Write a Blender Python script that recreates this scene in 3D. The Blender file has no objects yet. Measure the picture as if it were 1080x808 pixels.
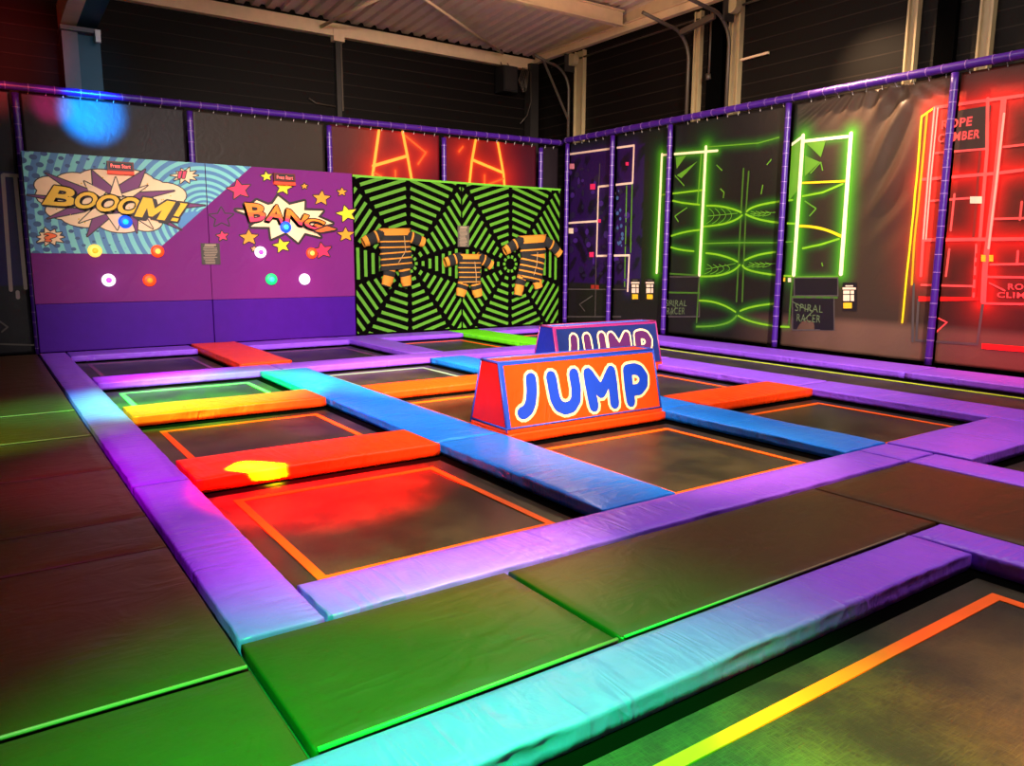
import bpy, bmesh, math, random
from mathutils import Vector, Matrix
import numpy as np
random.seed(7)
C = bpy.context.scene.collection
SC = bpy.context.scene

# ------------------------------------------------------------------ camera
YAW, PITCH, ROLL, FPX, H = 0.607030165, 0.162110981, 0.00567247, 814.4805, 1.55
_f = np.array([math.sin(YAW)*math.cos(PITCH), math.cos(YAW)*math.cos(PITCH), -math.sin(PITCH)])
_r = np.array([math.cos(YAW), -math.sin(YAW), 0.0]); _u = np.cross(_r, _f)
_r2 = math.cos(ROLL)*_r + math.sin(ROLL)*_u; _u2 = -math.sin(ROLL)*_r + math.cos(ROLL)*_u
cam = bpy.data.cameras.new('camera'); camo = bpy.data.objects.new('camera', cam); C.objects.link(camo)
camo.matrix_world = Matrix(((_r2[0], _u2[0], -_f[0], 0), (_r2[1], _u2[1], -_f[1], 0), (_r2[2], _u2[2], -_f[2], H), (0, 0, 0, 1)))
cam.sensor_width = 36; cam.lens = FPX/1080*36; cam.clip_end = 100; cam.clip_start = .05
SC.camera = camo

# ------------------------------------------------------------------ light and exposure
SC.view_settings.view_transform = 'Standard'; SC.view_settings.look = 'None'
SC.view_settings.exposure = 0.0; SC.view_settings.gamma = 1.0; SC.view_settings.use_curve_mapping = False
w = bpy.data.worlds.new('world'); SC.world = w; w.use_nodes = True
w.node_tree.nodes['Background'].inputs[0].default_value = (.9, .8, .75, 1); w.node_tree.nodes['Background'].inputs[1].default_value = .03

def area(name, loc, target, size, energy, color):
    l = bpy.data.lights.new(name, 'AREA'); l.shape = 'RECTANGLE'; l.size, l.size_y = size; l.energy = energy; l.color = color
    o = bpy.data.objects.new(name, l); C.objects.link(o); o.location = loc
    o.rotation_euler = (Vector(target)-Vector(loc)).to_track_quat('-Z', 'Y').to_euler(); return o
def bulb(name, loc, energy, color, rad=.3):
    l = bpy.data.lights.new(name, 'POINT'); l.energy = energy; l.color = color; l.shadow_soft_size = rad
    o = bpy.data.objects.new(name, l); C.objects.link(o); o.location = loc; return o
def spot(name, loc, target, radius, energy, color, blend=.8, soft=.06):
    """radius: radius of the pool of light at the target; energy: relative brightness there"""
    l = bpy.data.lights.new(name, 'SPOT'); d = (Vector(target)-Vector(loc)).length
    l.spot_size = 2*math.atan(radius/d); l.spot_blend = blend; l.energy = energy*d*d*39.5; l.color = color; l.shadow_soft_size = soft
    o = bpy.data.objects.new(name, l); C.objects.link(o); o.location = loc
    o.rotation_euler = (Vector(target)-Vector(loc)).to_track_quat('-Z', 'Y').to_euler(); return o

WARM = (1, .86, .74)
def gobo(name, loc, target, sx, sy, energy, color, up=(1, 0, 0)):
    """a profile lantern with a rectangular frame: near-parallel beam"""
    l = bpy.data.lights.new(name, 'AREA'); l.shape = 'RECTANGLE'; l.size, l.size_y = sx, sy; l.energy = energy; l.color = color; l.spread = math.radians(1.3)
    o = bpy.data.objects.new(name, l); C.objects.link(o); o.location = loc
    o.rotation_euler = (Vector(target)-Vector(loc)).to_track_quat('-Z', 'Y').to_euler(); return o
area('hall_fill', (5.6, .2, 6.0), (5.6, 1.2, 0), (2, 2), 220, (1, .86, .86))  # unseen overhead area fills, added for even light across the hall
area('hall_fill', (5.2, 4.5, 6.1), (5.4, 5.4, 0), (4, 2), 150, (1, .92, .88))
area('hall_fill', (4.2, 8.0, 6.1), (4.2, 13.5, 0.5), (5, 2), 60, (1, .84, .78))
area('wall_fill', (7.2, 7.0, 6.0), (11.5, 7.6, 1.8), (4, 1), 90, WARM)  # unseen fill added to brighten the prints on the right wall
area('hall_fill', (9.5, 3.0, 6.0), (9.8, 4.6, 0), (3, 2), 100, WARM)
bulb('point_fill', (8.2, 10.2, 4.7), 220, (1, .64, .36))  # unseen point fills added to lift the roof deck and walls
bulb('point_fill', (3.5, 5.0, 5.2), 25, (1, .8, .6))
spot('front_fill', (.5, -1.2, 5.6), (5.5, 10.5, 1.2), 6.0, 2.6, (1, .86, .76), 1, .4)  # unseen fills added behind the camera to brighten upright faces
spot('front_fill', (4.5, -1.2, 5.6), (9.8, 8.5, 1.6), 4.8, 2.4, (1, .86, .72), 1, .4)
# coloured effect spotlights rigged under the roof
spot('green_effect_spot', (-1.2, -.6, 4.6), (.85, 1.45, 0), 1.9, 20, (.0, 1, .03), 1)
spot('cyan_effect_spot', (-.4, .6, 4.4), (1.2, 2.4, 0), 1.9, .5, (.0, .6, .8), 1)
spot('warm_effect_spot', (4.0, .2, 5.2), (1.9, 3.55, 0), 1.15, 3, (1, .6, .4), 1)
spot('magenta_effect_spot', (-2, 4, 5), (1.3, 6.2, 0), 1.6, 1.5, (1, .0, .65), 1)
spot('magenta_effect_spot', (-1, 1, 5), (1.0, 4.2, 0), 1.4, .5, (1, .02, .8), 1)
spot('cyan_effect_spot', (-2, 7, 5), (.95, 9.0, 0), 1.2, 4, (.0, .8, .45), 1)
spot('red_effect_spot', (-.5, 2.5, 5.2), (1.98, 5.2, 0), .98, 75, (1, .001, .001), 1)
gobo('yellow_gobo_spot', (-.6, 3.4, 5.2), (1.60, 5.58, 0), .30, .13, 300, (1, .75, .004))
spot('green_effect_spot', (-1, 6, 5), (2.0, 9.1, 0), 1.5, 28, (.03, 1, .02), 1)
spot('magenta_effect_spot', (3.6, 4, 5), (2.85, 7.2, 0), .6, 5, (.8, .05, 1), 1)
spot('magenta_effect_spot', (-1, 7, 5), (2.0, 11.0, 0), .9, 5, (1, .0, .7), 1)
spot('blue_effect_spot', (1.5, 7, 4.4), (1.86, 14.55, 3.84), .56, 20, (.0, .26, 1), 1)
spot('magenta_effect_spot', (.6, 7, 4.4), (1.27, 14.55, 3.9), .34, 2, (1, .03, .3), 1)
spot('blue_effect_spot', (2.6, 7, 4.0), (2.1, 15.9, 4.6), 1.0, .22, (.02, .5, 1), 1)
spot('red_effect_spot', (.5, 9, 4.4), (.2, 16.2, 5.0), 1.8, 1.3, (1, .05, .05), 1)
spot('green_effect_spot', (-2.5, 5, 4.6), (.15, 8.3, 0), 1.4, 4, (.25, 1, .05), 1)
spot('red_effect_spot', (7, 2, 5), (11.5, 4.4, .7), 1.4, 3, (1, .03, .12), 1)
spot('red_effect_spot', (7, 2, 5), (6.6, 2.2, 0), 1.6, .6, (1, .4, .25), 1)
spot('magenta_effect_spot', (5, 8, 5), (4.7, 14.2, .6), 1.2, .5, (1, .02, .3), 1)
spot('warm_effect_spot', (3.2, 5.0, 5.5), (4.7, 9.0, 0), 1.8, 7, (1, .70, .32), 1)
spot('warm_effect_spot', (5.2, .5, 5.5), (4.6, 4.4, 0), 1.6, 3, (1, .66, .36), 1)
spot('amber_fill_spot', (4.6, -1.4, 5.0), (2.6, 1.15, 0), .6, 5, (1, .30, .02), 1)  # added to pull the near line back to orange under the green
spot('warm_effect_spot', (5.2, -.9, 5.0), (3.55, .55, 0), 1.0, 7, (1, .55, .2), 1)
spot('warm_effect_spot', (10.55, 8.6, 6.0), (11.5, 6.7, 3.6), 1.9, 5, (1, .64, .36), 1)

# ------------------------------------------------------------------ picture geometry -> planes of the hall
def ray(x, y):
    a, b = (x-540)/FPX, -(y-404)/FPX
    return Vector((_f + a*_r2 + b*_u2).tolist())
EYE = Vector((0, 0, H))
class Plane:
    """a flat face of the hall: origin P, axes U and V, outward normal N"""
    def __init__(s, P, U, V, N):
        s.P, s.U, s.V, s.N = Vector(P), Vector(U).normalized(), Vector(V).normalized(), Vector(N).normalized()
        s.disp = None
    def px(s, x, y):
        d = ray(x, y); t = (s.P-EYE).dot(s.N)/d.dot(s.N); q = EYE+d*t-s.P
        return (q.dot(s.U), q.dot(s.V))
    def pt(s, u, v, off=0):
        if s.disp: off += s.disp(u, v)
        return s.P + s.U*u + s.V*v + s.N*off

# ------------------------------------------------------------------ materials
def nodes(name):
    m = bpy.data.materials.new(name); m.use_nodes = True
    nt = m.node_tree; return m, nt, nt.nodes['Principled BSDF']
def N(nt, t, **kw):
    n = nt.nodes.new(t)
    for k, v in kw.items(): setattr(n, k, v)
    return n
def plain(name, col, rough=.5, metal=0, spec=.5):
    m, nt, b = nodes(name)
    b.inputs['Base Color'].default_value = (*col, 1); b.inputs['Roughness'].default_value = rough
    b.inputs['Metallic'].default_value = metal; b.inputs['Specular IOR Level'].default_value = spec
    # faint mottling keeps every surface from reading as flat plastic
    tc = N(nt, 'ShaderNodeTexCoord'); no = N(nt, 'ShaderNodeTexNoise'); no.inputs['Scale'].default_value = 6
    hs = N(nt, 'ShaderNodeHueSaturation'); hs.inputs['Color'].default_value = (*col, 1)
    mr = N(nt, 'ShaderNodeMapRange'); mr.inputs[3].default_value = .88; mr.inputs[4].default_value = 1.12
    nt.links.new(tc.outputs['Object'], no.inputs['Vector']); nt.links.new(no.outputs['Fac'], mr.inputs[0])
    nt.links.new(mr.outputs[0], hs.inputs['Value']); nt.links.new(hs.outputs[0], b.inputs['Base Color'])
    return m
def vinyl(name, col, rough=.36, bump=.25, scale=(5, 5, 5), spec=.5, creases=None, amount=2.2):
    m = plain(name, col, rough, 0, spec); nt = m.node_tree; b = nt.nodes['Principled BSDF']
    tc = N(nt, 'ShaderNodeTexCoord'); mp = N(nt, 'ShaderNodeMapping'); mp.inputs['Scale'].default_value = scale
    oi = N(nt, 'ShaderNodeObjectInfo'); va = N(nt, 'ShaderNodeVectorMath', operation='ADD'); mu = N(nt, 'ShaderNodeMath', operation='MULTIPLY'); mu.inputs[1].default_value = 37
    n1 = N(nt, 'ShaderNodeTexNoise'); n1.inputs['Scale'].default_value = 1; n1.inputs['Detail'].default_value = 3; n1.inputs['Distortion'].default_value = .8
    n2 = N(nt, 'ShaderNodeTexNoise'); n2.inputs['Scale'].default_value = 60; n2.inputs['Detail'].default_value = 2
    ad = N(nt, 'ShaderNodeMath', operation='MULTIPLY_ADD'); ad.inputs[1].default_value = .06
    bp = N(nt, 'ShaderNodeBump'); bp.inputs['Strength'].default_value = bump; bp.inputs['Distance'].default_value = .03
    L = nt.links.new
    L(oi.outputs['Random'], mu.inputs[0]); L(tc.outputs['Object'], mp.inputs['Vector']); L(mp.outputs[0], va.inputs[0]); L(mu.outputs[0], va.inputs[1])
    L(va.outputs[0], n1.inputs['Vector']); L(tc.outputs['Object'], n2.inputs['Vector'])
    L(n2.outputs['Fac'], ad.inputs[0]); L(n1.outputs['Fac'], ad.inputs[2]); top = ad
    if creases:                                            # sharp little folds pulled across the pad, in patches
        m3 = N(nt, 'ShaderNodeMapping'); m3.inputs['Scale'].default_value = creases; L(tc.outputs['Object'], m3.inputs['Vector'])
        v3 = N(nt, 'ShaderNodeVectorMath', operation='ADD'); L(m3.outputs[0], v3.inputs[0]); L(mu.outputs[0], v3.inputs[1])
        n3 = N(nt, 'ShaderNodeTexNoise'); n3.inputs['Scale'].default_value = 1; n3.inputs['Detail'].default_value = 2; n3.inputs['Distortion'].default_value = .5; L(v3.outputs[0], n3.inputs['Vector'])
        sb = N(nt, 'ShaderNodeMath', operation='SUBTRACT'); sb.inputs[1].default_value = .5; L(n3.outputs['Fac'], sb.inputs[0])
        ab = N(nt, 'ShaderNodeMath', operation='ABSOLUTE'); L(sb.outputs[0], ab.inputs[0])
        n4 = N(nt, 'ShaderNodeTexNoise'); n4.inputs['Scale'].default_value = 2.2; L(v3.outputs[0], n4.inputs['Vector'])
        mv = N(nt, 'ShaderNodeVectorMath', operation='ADD'); L(tc.outputs['Object'], mv.inputs[0]); L(mu.outputs[0], mv.inputs[1]); L(mv.outputs[0], n4.inputs['Vector'])
        mr = N(nt, 'ShaderNodeMapRange'); mr.inputs[1].default_value = .42; mr.inputs[2].default_value = .66; mr.inputs[3].default_value = .15; mr.inputs[4].default_value = 1; L(n4.outputs['Fac'], mr.inputs[0])
        ml = N(nt, 'ShaderNodeMath', operation='MULTIPLY'); L(ab.outputs[0], ml.inputs[0]); L(mr.outputs[0], ml.inputs[1])
        m5 = N(nt, 'ShaderNodeMath', operation='MULTIPLY_ADD'); m5.inputs[1].default_value = -amount*2; L(ml.outputs[0], m5.inputs[0]); L(ad.outputs[0], m5.inputs[2]); top = m5
    L(top.outputs[0], bp.inputs['Height']); L(bp.outputs[0], b.inputs['Normal'])
    return m
def emit(name, col, strength):
    m, nt, b = nodes(name); b.inputs['Base Color'].default_value = (*[c*.5 for c in col], 1)
    b.inputs['Emission Color'].default_value = (*col, 1); b.inputs['Emission Strength'].default_value = strength; return m
def woven(name, a, bcol):
    m, nt, b = nodes(name); L = nt.links.new
    b.inputs['Roughness'].default_value = .38; b.inputs['Specular IOR Level'].default_value = .25
    tc = N(nt, 'ShaderNodeTexCoord'); outs = []
    for sc in ((380, 22, 1), (22, 380, 1)):
        mp = N(nt, 'ShaderNodeMapping'); mp.inputs['Scale'].default_value = sc; mp.inputs['Rotation'].default_value = (0, 0, .12)
        no = N(nt, 'ShaderNodeTexNoise'); no.inputs['Scale'].default_value = 1; no.inputs['Detail'].default_value = 2
        L(tc.outputs['Object'], mp.inputs['Vector']); L(mp.outputs[0], no.inputs['Vector']); outs.append(no)
    cl = N(nt, 'ShaderNodeTexNoise'); cl.inputs['Scale'].default_value = 2.2; cl.inputs['Detail'].default_value = 3; L(tc.outputs['Object'], cl.inputs['Vector'])
    mx = N(nt, 'ShaderNodeMath', operation='MAXIMUM'); L(outs[0].outputs['Fac'], mx.inputs[0]); L(outs[1].outputs['Fac'], mx.inputs[1])
    ml = N(nt, 'ShaderNodeMath', operation='MULTIPLY'); L(mx.outputs[0], ml.inputs[0]); L(cl.outputs['Fac'], ml.inputs[1])
    mr = N(nt, 'ShaderNodeMapRange'); mr.inputs[1].default_value = .2; mr.inputs[2].default_value = .45; L(ml.outputs[0], mr.inputs[0])
    mix = N(nt, 'ShaderNodeMix', data_type='RGBA'); mix.inputs[6].default_value = (*a, 1); mix.inputs[7].default_value = (*bcol, 1)
    L(mr.outputs[0], mix.inputs[0]); L(mix.outputs[2], b.inputs['Base Color'])
    bp = N(nt, 'ShaderNodeBump'); bp.inputs['Strength'].default_value = .25; bp.inputs['Distance'].default_value = .004; L(mx.outputs[0], bp.inputs['Height']); L(bp.outputs[0], b.inputs['Normal'])
    return m
def cladding(name, col, line, pitch=.24):
    """dark wall panels with a fine pale joint line every `pitch` metres of height"""
    m, nt, b = nodes(name); L = nt.links.new; b.inputs['Roughness'].default_value = .55; b.inputs['Specular IOR Level'].default_value = .1
    tc = N(nt, 'ShaderNodeTexCoord'); sx = N(nt, 'ShaderNodeSeparateXYZ'); L(tc.outputs['Object'], sx.inputs[0])
    dv = N(nt, 'ShaderNodeMath', operation='DIVIDE'); dv.inputs[1].default_value = pitch; L(sx.outputs[2], dv.inputs[0])
    fr = N(nt, 'ShaderNodeMath', operation='FRACT'); L(dv.outputs[0], fr.inputs[0])
    gt = N(nt, 'ShaderNodeMath', operation='LESS_THAN'); gt.inputs[1].default_value = .07; L(fr.outputs[0], gt.inputs[0])
    no = N(nt, 'ShaderNodeTexNoise'); no.inputs['Scale'].default_value = 1.3; no.inputs['Detail'].default_value = 4; L(tc.outputs['Object'], no.inputs['Vector'])
    mu = N(nt, 'ShaderNodeMath', operation='MULTIPLY'); L(gt.outputs[0], mu.inputs[0]); L(no.outputs['Fac'], mu.inputs[1])
    mix = N(nt, 'ShaderNodeMix', data_type='RGBA'); mix.inputs[6].default_value = (*col, 1); mix.inputs[7].default_value = (*line, 1)
    L(mu.outputs[0], mix.inputs[0]); L(mix.outputs[2], b.inputs['Base Color'])
    bp = N(nt, 'ShaderNodeBump'); bp.inputs['Strength'].default_value = .5; bp.inputs['Distance'].default_value = .01; L(fr.outputs[0], bp.inputs['Height']); L(bp.outputs[0], b.inputs['Normal'])
    return m
def printed(name, rough=.42, bump=.12):
    """a banner print: colours held per vertex of the banner cloth"""
    m, nt, b = nodes(name); L = nt.links.new
    at = N(nt, 'ShaderNodeAttribute', attribute_name='ink'); L(at.outputs['Color'], b.inputs['Base Color']); b.inputs['Roughness'].default_value = rough; b.inputs['Specular IOR Level'].default_value = .22
    tc = N(nt, 'ShaderNodeTexCoord'); no = N(nt, 'ShaderNodeTexNoise'); no.inputs['Scale'].default_value = 5; no.inputs['Detail'].default_value = 4; no.inputs['Distortion'].default_value = 1.2
    bp = N(nt, 'ShaderNodeBump'); bp.inputs['Strength'].default_value = bump; bp.inputs['Distance'].default_value = .04
    L(tc.outputs['Object'], no.inputs['Vector']); L(no.outputs['Fac'], bp.inputs['Height']); L(bp.outputs[0], b.inputs['Normal'])
    return m

M = {}
M['purple'] = vinyl('purple_vinyl', (.25, .072, .78), .34, .35, (6, 5, 5), .3, (9, 1.6, 3)); M['purple_long'] = vinyl('purple_vinyl_long', (.25, .072, .78), .34, .35, (6, 5, 5), .3, (1.6, 9, 3))
M['purple_deep'] = vinyl('deep_purple_vinyl', (.05, .004, .22), .5, .2, (3, 3, 3), .12)
M['blue'] = vinyl('blue_vinyl', (.006, .18, .78), .32, .35, (6, 6, 5), .3, (9, 1.6, 3)); M['blue_long'] = vinyl('blue_vinyl_long', (.006, .18, .78), .32, .35, (6, 6, 5), .3, (1.6, 9, 3))
M['orange'] = vinyl('orange_vinyl', (.92, .05, .003), .36, .35, (5, 5, 5), .25, (9, 1.6, 3)); M['orange_long'] = vinyl('orange_vinyl_long', (.92, .05, .003), .36, .35, (5, 5, 5), .25, (1.6, 9, 3))
M['green'] = vinyl('green_vinyl', (.14, .78, .01), .36, .35, (5, 5, 5), .3, (9, 1.6, 3)); M['green_long'] = vinyl('green_vinyl_long', (.14, .78, .01), .36, .35, (5, 5, 5), .3, (1.6, 9, 3))
M['mat'] = vinyl('dark_floor_vinyl', (.055, .020, .006), .40, .3, (4, 4, 4), .2, (2, 7, 3), 1.0)
M['black'] = plain('black_steel', (.0015, .0015, .0015), .9, 0, .0)
M['bed'] = woven('woven_bed', (.011, .0085, .006), (.058, .046, .021))
M['tape_orange'] = plain('orange_line', (.95, .115, .002), .5, 0, .25)
M['tape_purple'] = plain('purple_line', (.16, .035, .16), .5)
M['tape_white'] = plain('pale_line', (.20, .30, .26), .5)
M['tape_yellow'] = plain('yellow_line', (.62, .80, .02), .5)
M['red_side'] = vinyl('red_vinyl', (.70, .006, .002), .45, .2, (5, 5, 5), .2)
M['navy'] = vinyl('navy_vinyl', (.003, .012, .085), .4)
M['royal'] = vinyl('royal_vinyl', (.004, .016, .26), .4)
M['piping_blue'] = plain('blue_piping', (.012, .05, .35), .4)
M['piping_red'] = plain('red_piping', (.22, .012, .10), .4)
M['ink_blue'] = plain('blue_ink', (.003, .036, .36), .45)
M['ink_cream'] = plain('cream_ink', (.85, .60, .26), .45)
M['ink_plum'] = plain('plum_ink', (.055, .005, .06), .45)
M['cladding'] = cladding('dark_cladding', (.0045, .0032, .0027), (.032, .022, .017))
M['cream_steel'] = plain('cream_steel', (.36, .27, .14), .5)
M['grey_steel'] = plain('grey_steel', (.075, .056, .04), .45, .3)
M['dark_steel'] = plain('dark_steel', (.022, .018, .016), .5, .2)
M['deck'] = plain('roof_deck', (.62, .47, .38), .5)
M['beam'] = plain('beam_paint', (.70, .50, .30), .5)
M['duct'] = plain('painted_steel', (.13, .11, .12), .5)
M['duct_blue_lit'] = plain('blue_lit_grey_paint', (.006, .05, .07), .5)  # blue light on the column's side put into a teal colour
M['foam'] = vinyl('purple_foam_sleeve', (.05, .008, .22), .35, .1, (20, 20, 20))
M['tie'] = plain('pale_cable_tie', (.30, .16, .45), .4)
M['tie_white'] = plain('white_cable_tie', (.7, .65, .62), .4)
M['print'] = printed('banner_print')
M['speaker'] = plain('speaker_black', (.008, .007, .007), .5)
M['floor'] = plain('screed', (.02, .018, .016), .8)

# ------------------------------------------------------------------ object helpers
OFF = {}
class MB:
    def __init__(s): s.v, s.f, s.m = [], [], []
    def add(s, vs, fs, mi=0):
        b = len(s.v); s.v += [Vector(v) for v in vs]; s.f += [tuple(i+b for i in f) for f in fs]; s.m += [mi]*len(fs); return s
    def box(s, x0, x1, y0, y1, z0, z1, mi=0):
        vs = [(x, y, z) for z in (z0, z1) for y in (y0, y1) for x in (x0, x1)]
        return s.add(vs, [(0, 2, 3, 1), (4, 5, 7, 6), (0, 1, 5, 4), (2, 6, 7, 3), (0, 4, 6, 2), (1, 3, 7, 5)], mi)
    def obox(s, a, b, wv, hv, mi=0):
        """bar from a to b with half-width vector wv and half-height vector hv"""
        a, b, wv, hv = map(Vector, (a, b, wv, hv)); vs = []
        for p in (a, b):
            for sx, sy in ((-1, -1), (1, -1), (1, 1), (-1, 1)): vs.append(p+wv*sx+hv*sy)
        return s.add(vs, [(3, 2, 1, 0), (4, 5, 6, 7), (0, 1, 5, 4), (1, 2, 6, 5), (2, 3, 7, 6), (3, 0, 4, 7)], mi)
    def tube(s, pts, rad, n=10, mi=0, cap=True):
        pts = [Vector(p) for p in pts]; b = len(s.v); k = len(pts); ref = None
        for i, p in enumerate(pts):
            t = (pts[min(i+1, k-1)]-pts[max(i-1, 0)]).normalized()
            if ref is None: ref = Vector((0, 0, 1)) if abs(t.z) < .9 else Vector((1, 0, 0))
            e1 = (ref-t*ref.dot(t)).normalized(); e2 = t.cross(e1); ref = e1
            r = rad[i] if isinstance(rad, (list, tuple)) else rad
            for j in range(n):
                a = 2*math.pi*j/n; s.v.append(p+e1*(r*math.cos(a))+e2*(r*math.sin(a)))
        for i in range(k-1):
            for j in range(n):
                j2 = (j+1) % n; s.f.append((b+i*n+j, b+i*n+j2, b+(i+1)*n+j2, b+(i+1)*n+j)); s.m.append(mi)
        if cap:
            s.f.append(tuple(b+j for j in reversed(range(n)))); s.f.append(tuple(b+(k-1)*n+j for j in range(n))); s.m += [mi, mi]
        return s
    def build(s, name, mats, parent=None, smooth=False, origin=None):
        if not isinstance(mats, (list, tuple)): mats = [mats]
        if parent is not None: o0 = OFF[parent.name]
        elif origin is not None: o0 = Vector(origin)
        else:
            xs = [v.x for v in s.v]; ys = [v.y for v in s.v]; zs = [v.z for v in s.v]
            o0 = Vector(((min(xs)+max(xs))/2, (min(ys)+max(ys))/2, min(zs)))
        me = bpy.data.meshes.new(name); me.from_pydata([tuple(v-o0) for v in s.v], [], s.f)
        for m in mats: me.materials.append(m)
        me.polygons.foreach_set('material_index', s.m)
        if smooth: me.polygons.foreach_set('use_smooth', [True]*len(s.f))
        me.update()
        o = bpy.data.objects.new(name, me); C.objects.link(o)
        if parent is not None: o.parent = parent
        else: o.location = o0
        OFF[o.name] = o0; return o
def tag(o, label, cat, group=None):
    o['label'] = label; o['category'] = cat
    if group: o['group'] = group
    return o
def thing(name, loc, label, cat, group=None):
    o = bpy.data.objects.new(name, None); C.objects.link(o); o.location = loc; o.empty_display_size = .1
    OFF[o.name] = Vector(loc); return tag(o, label, cat, group)
def structure(o): o['kind'] = 'structure'; return o

class Art:
    """flat printed shapes lying on a plane, stacked in thin layers"""
    def __init__(s, pl, base=.002, step=.0012): s.pl, s.mb, s.mats, s.idx, s.base, s.step = pl, MB(), [], {}, base, step
    def mi(s, m):
        if m.name not in s.idx: s.idx[m.name] = len(s.mats); s.mats.append(m)
        return s.idx[m.name]
    def poly(s, uv, layer, m):
        s.k = getattr(s, 'k', 0)+1; o = s.base+layer*s.step+(s.k*.6180339 % 1)*.00105; A = sum(uv[i][0]*uv[(i+1) % len(uv)][1]-uv[(i+1) % len(uv)][0]*uv[i][1] for i in range(len(uv)))
        if (A < 0) != (s.pl.U.cross(s.pl.V).dot(s.pl.N) < 0): uv = uv[::-1]
        s.mb.add([s.pl.pt(u, v, o) for u, v in uv], [tuple(range(len(uv)))], s.mi(m))
    def disc(s, c, r, layer, m, n=14, ry=None):
        s.poly([(c[0]+r*math.cos(2*math.pi*i/n), c[1]+(ry or r)*math.sin(2*math.pi*i/n)) for i in range(n)], layer, m)
    def stroke(s, pts, wd, layer, m, closed=False, cap=True, seg=.06):
        pts = list(pts); pr = pts+[pts[0]] if closed else pts
        for (a, b) in zip(pr[:-1], pr[1:]):
            dx, dy = b[0]-a[0], b[1]-a[1]; L = math.hypot(dx, dy)
            if L < 1e-6: continue
            nx, ny = -dy/L*wd/2, dx/L*wd/2; k = max(1, int(L/seg)) if s.pl.disp else 1
            for i in range(k):
                t0, t1 = i/k, (i+1)/k; p = (a[0]+dx*t0, a[1]+dy*t0); q = (a[0]+dx*t1, a[1]+dy*t1)
                s.poly([(p[0]+nx, p[1]+ny), (q[0]+nx, q[1]+ny), (q[0]-nx, q[1]-ny), (p[0]-nx, p[1]-ny)], layer, m)
        if cap:
            for p in pts: s.disc(p, wd/2, layer, m, 10)
    def pxs(s, pts): return [s.pl.px(*p) for p in pts]
    def text(s, string, quad, layer, m, bold=0.0, ref=None, below=None):
        """lettering fitted into the quad (top-left, top-right, bottom-right, bottom-left in picture points)"""
        vs, fs, bb = glyphs(string, bold); x0, x1, y0, y1 = glyphs(string, ref if ref is not None else bold)[2]
        q = [s.pl.px(*p) for p in quad]; o = s.base+layer*s.step; P = []
        for x, y in vs:
            a, b = (x-x0)/(x1-x0), (y-y0)/(y1-y0)
            u = (q[3][0]*(1-a)+q[2][0]*a)*(1-b)+(q[0][0]*(1-a)+q[1][0]*a)*b
            v = (q[3][1]*(1-a)+q[2][1]*a)*(1-b)+(q[0][1]*(1-a)+q[1][1]*a)*b
            P.append(s.pl.pt(u, v, o))
        if below is None:
            for n_, f in enumerate(fs): s.mb.add([P[i]+s.pl.N*(n_ % 40)*2.4e-5 for i in f], [tuple(range(len(f)))], s.mi(m))
            return
        nrm = [((x-x0)/(x1-x0), (y-y0)/(y1-y0)) for x, y in vs]
        for f in fs:                                   # only the part of the letter under the given share of its height
            g = [(nrm[i][0], nrm[i][1]) for i in f]
            g = clip_axis(g, 1, below, True)
            if len(g) < 3: continue
            pp = []
            for a, b in g:
                u = (q[3][0]*(1-a)+q[2][0]*a)*(1-b)+(q[0][0]*(1-a)+q[1][0]*a)*b; v = (q[3][1]*(1-a)+q[2][1]*a)*(1-b)+(q[0][1]*(1-a)+q[1][1]*a)*b
                pp.append(s.pl.pt(u, v, o))
            s.mb.add(pp, [tuple(range(len(pp)))], s.mi(m))
    def build(s, name, parent): return s.mb.build(name, s.mats, parent)
_G = {}
def glyphs(string, bold):
    k = (string, bold)
    if k in _G: return _G[k]
    cu = bpy.data.curves.new('lettering', 'FONT'); cu.body = string; cu.offset = bold; cu.resolution_u = 4; cu.space_character = 1.12
    o = bpy.data.objects.new('lettering', cu); C.objects.link(o); bpy.context.view_layer.update()
    me = bpy.data.meshes.new_from_object(o.evaluated_get(bpy.context.evaluated_depsgraph_get()))
    vs = [(v.co.x, v.co.y) for v in me.vertices]; fs = [tuple(p.vertices) for p in me.polygons]
    bpy.data.objects.remove(o); bpy.data.curves.remove(cu); bpy.data.meshes.remove(me)
    xs = [v[0] for v in vs]; ys = [v[1] for v in vs]
    _G[k] = (vs, fs, (min(xs), max(xs), min(ys), max(ys))); return _G[k]
def quadcurve(a, b, c, n=10):
    """curve through a, b (middle), c"""
    out = []
    for i in range(n+1):
        t = i/n; l0 = 2*(t-.5)*(t-1); l1 = -4*t*(t-1); l2 = 2*t*(t-.5)
        out.append((a[0]*l0+b[0]*l1+c[0]*l2, a[1]*l0+b[1]*l1+c[1]*l2))
    return out

# ------------------------------------------------------------------ the hall
YB, XR = 16.3, 11.95
structure(MB().box(-4, 13, -2, 17, -.75, -.6).build('floor', M['floor']))
p = MB(); p.box(-4, .76, -2, 14.5, -.6, -.07); p.box(.76, 4.55, 2.2, 3.04, -.6, -.07); p.box(4.68, 5.86, -2, 3.04, -.6, -.07)
structure(p.build('floor_platform', M['floor']))
structure(MB().box(-4, 12.2, YB, YB+.15, -.6, 7.4).build('wall_back', M['cladding']))
structure(MB().box(XR, XR+.15, -2, YB, -.6, 7.4).build('wall_right', M['cladding']))
structure(MB().box(-4.15, -4, -2, YB+.15, -.6, 7.4).build('wall_left', M['cladding']))
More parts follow.
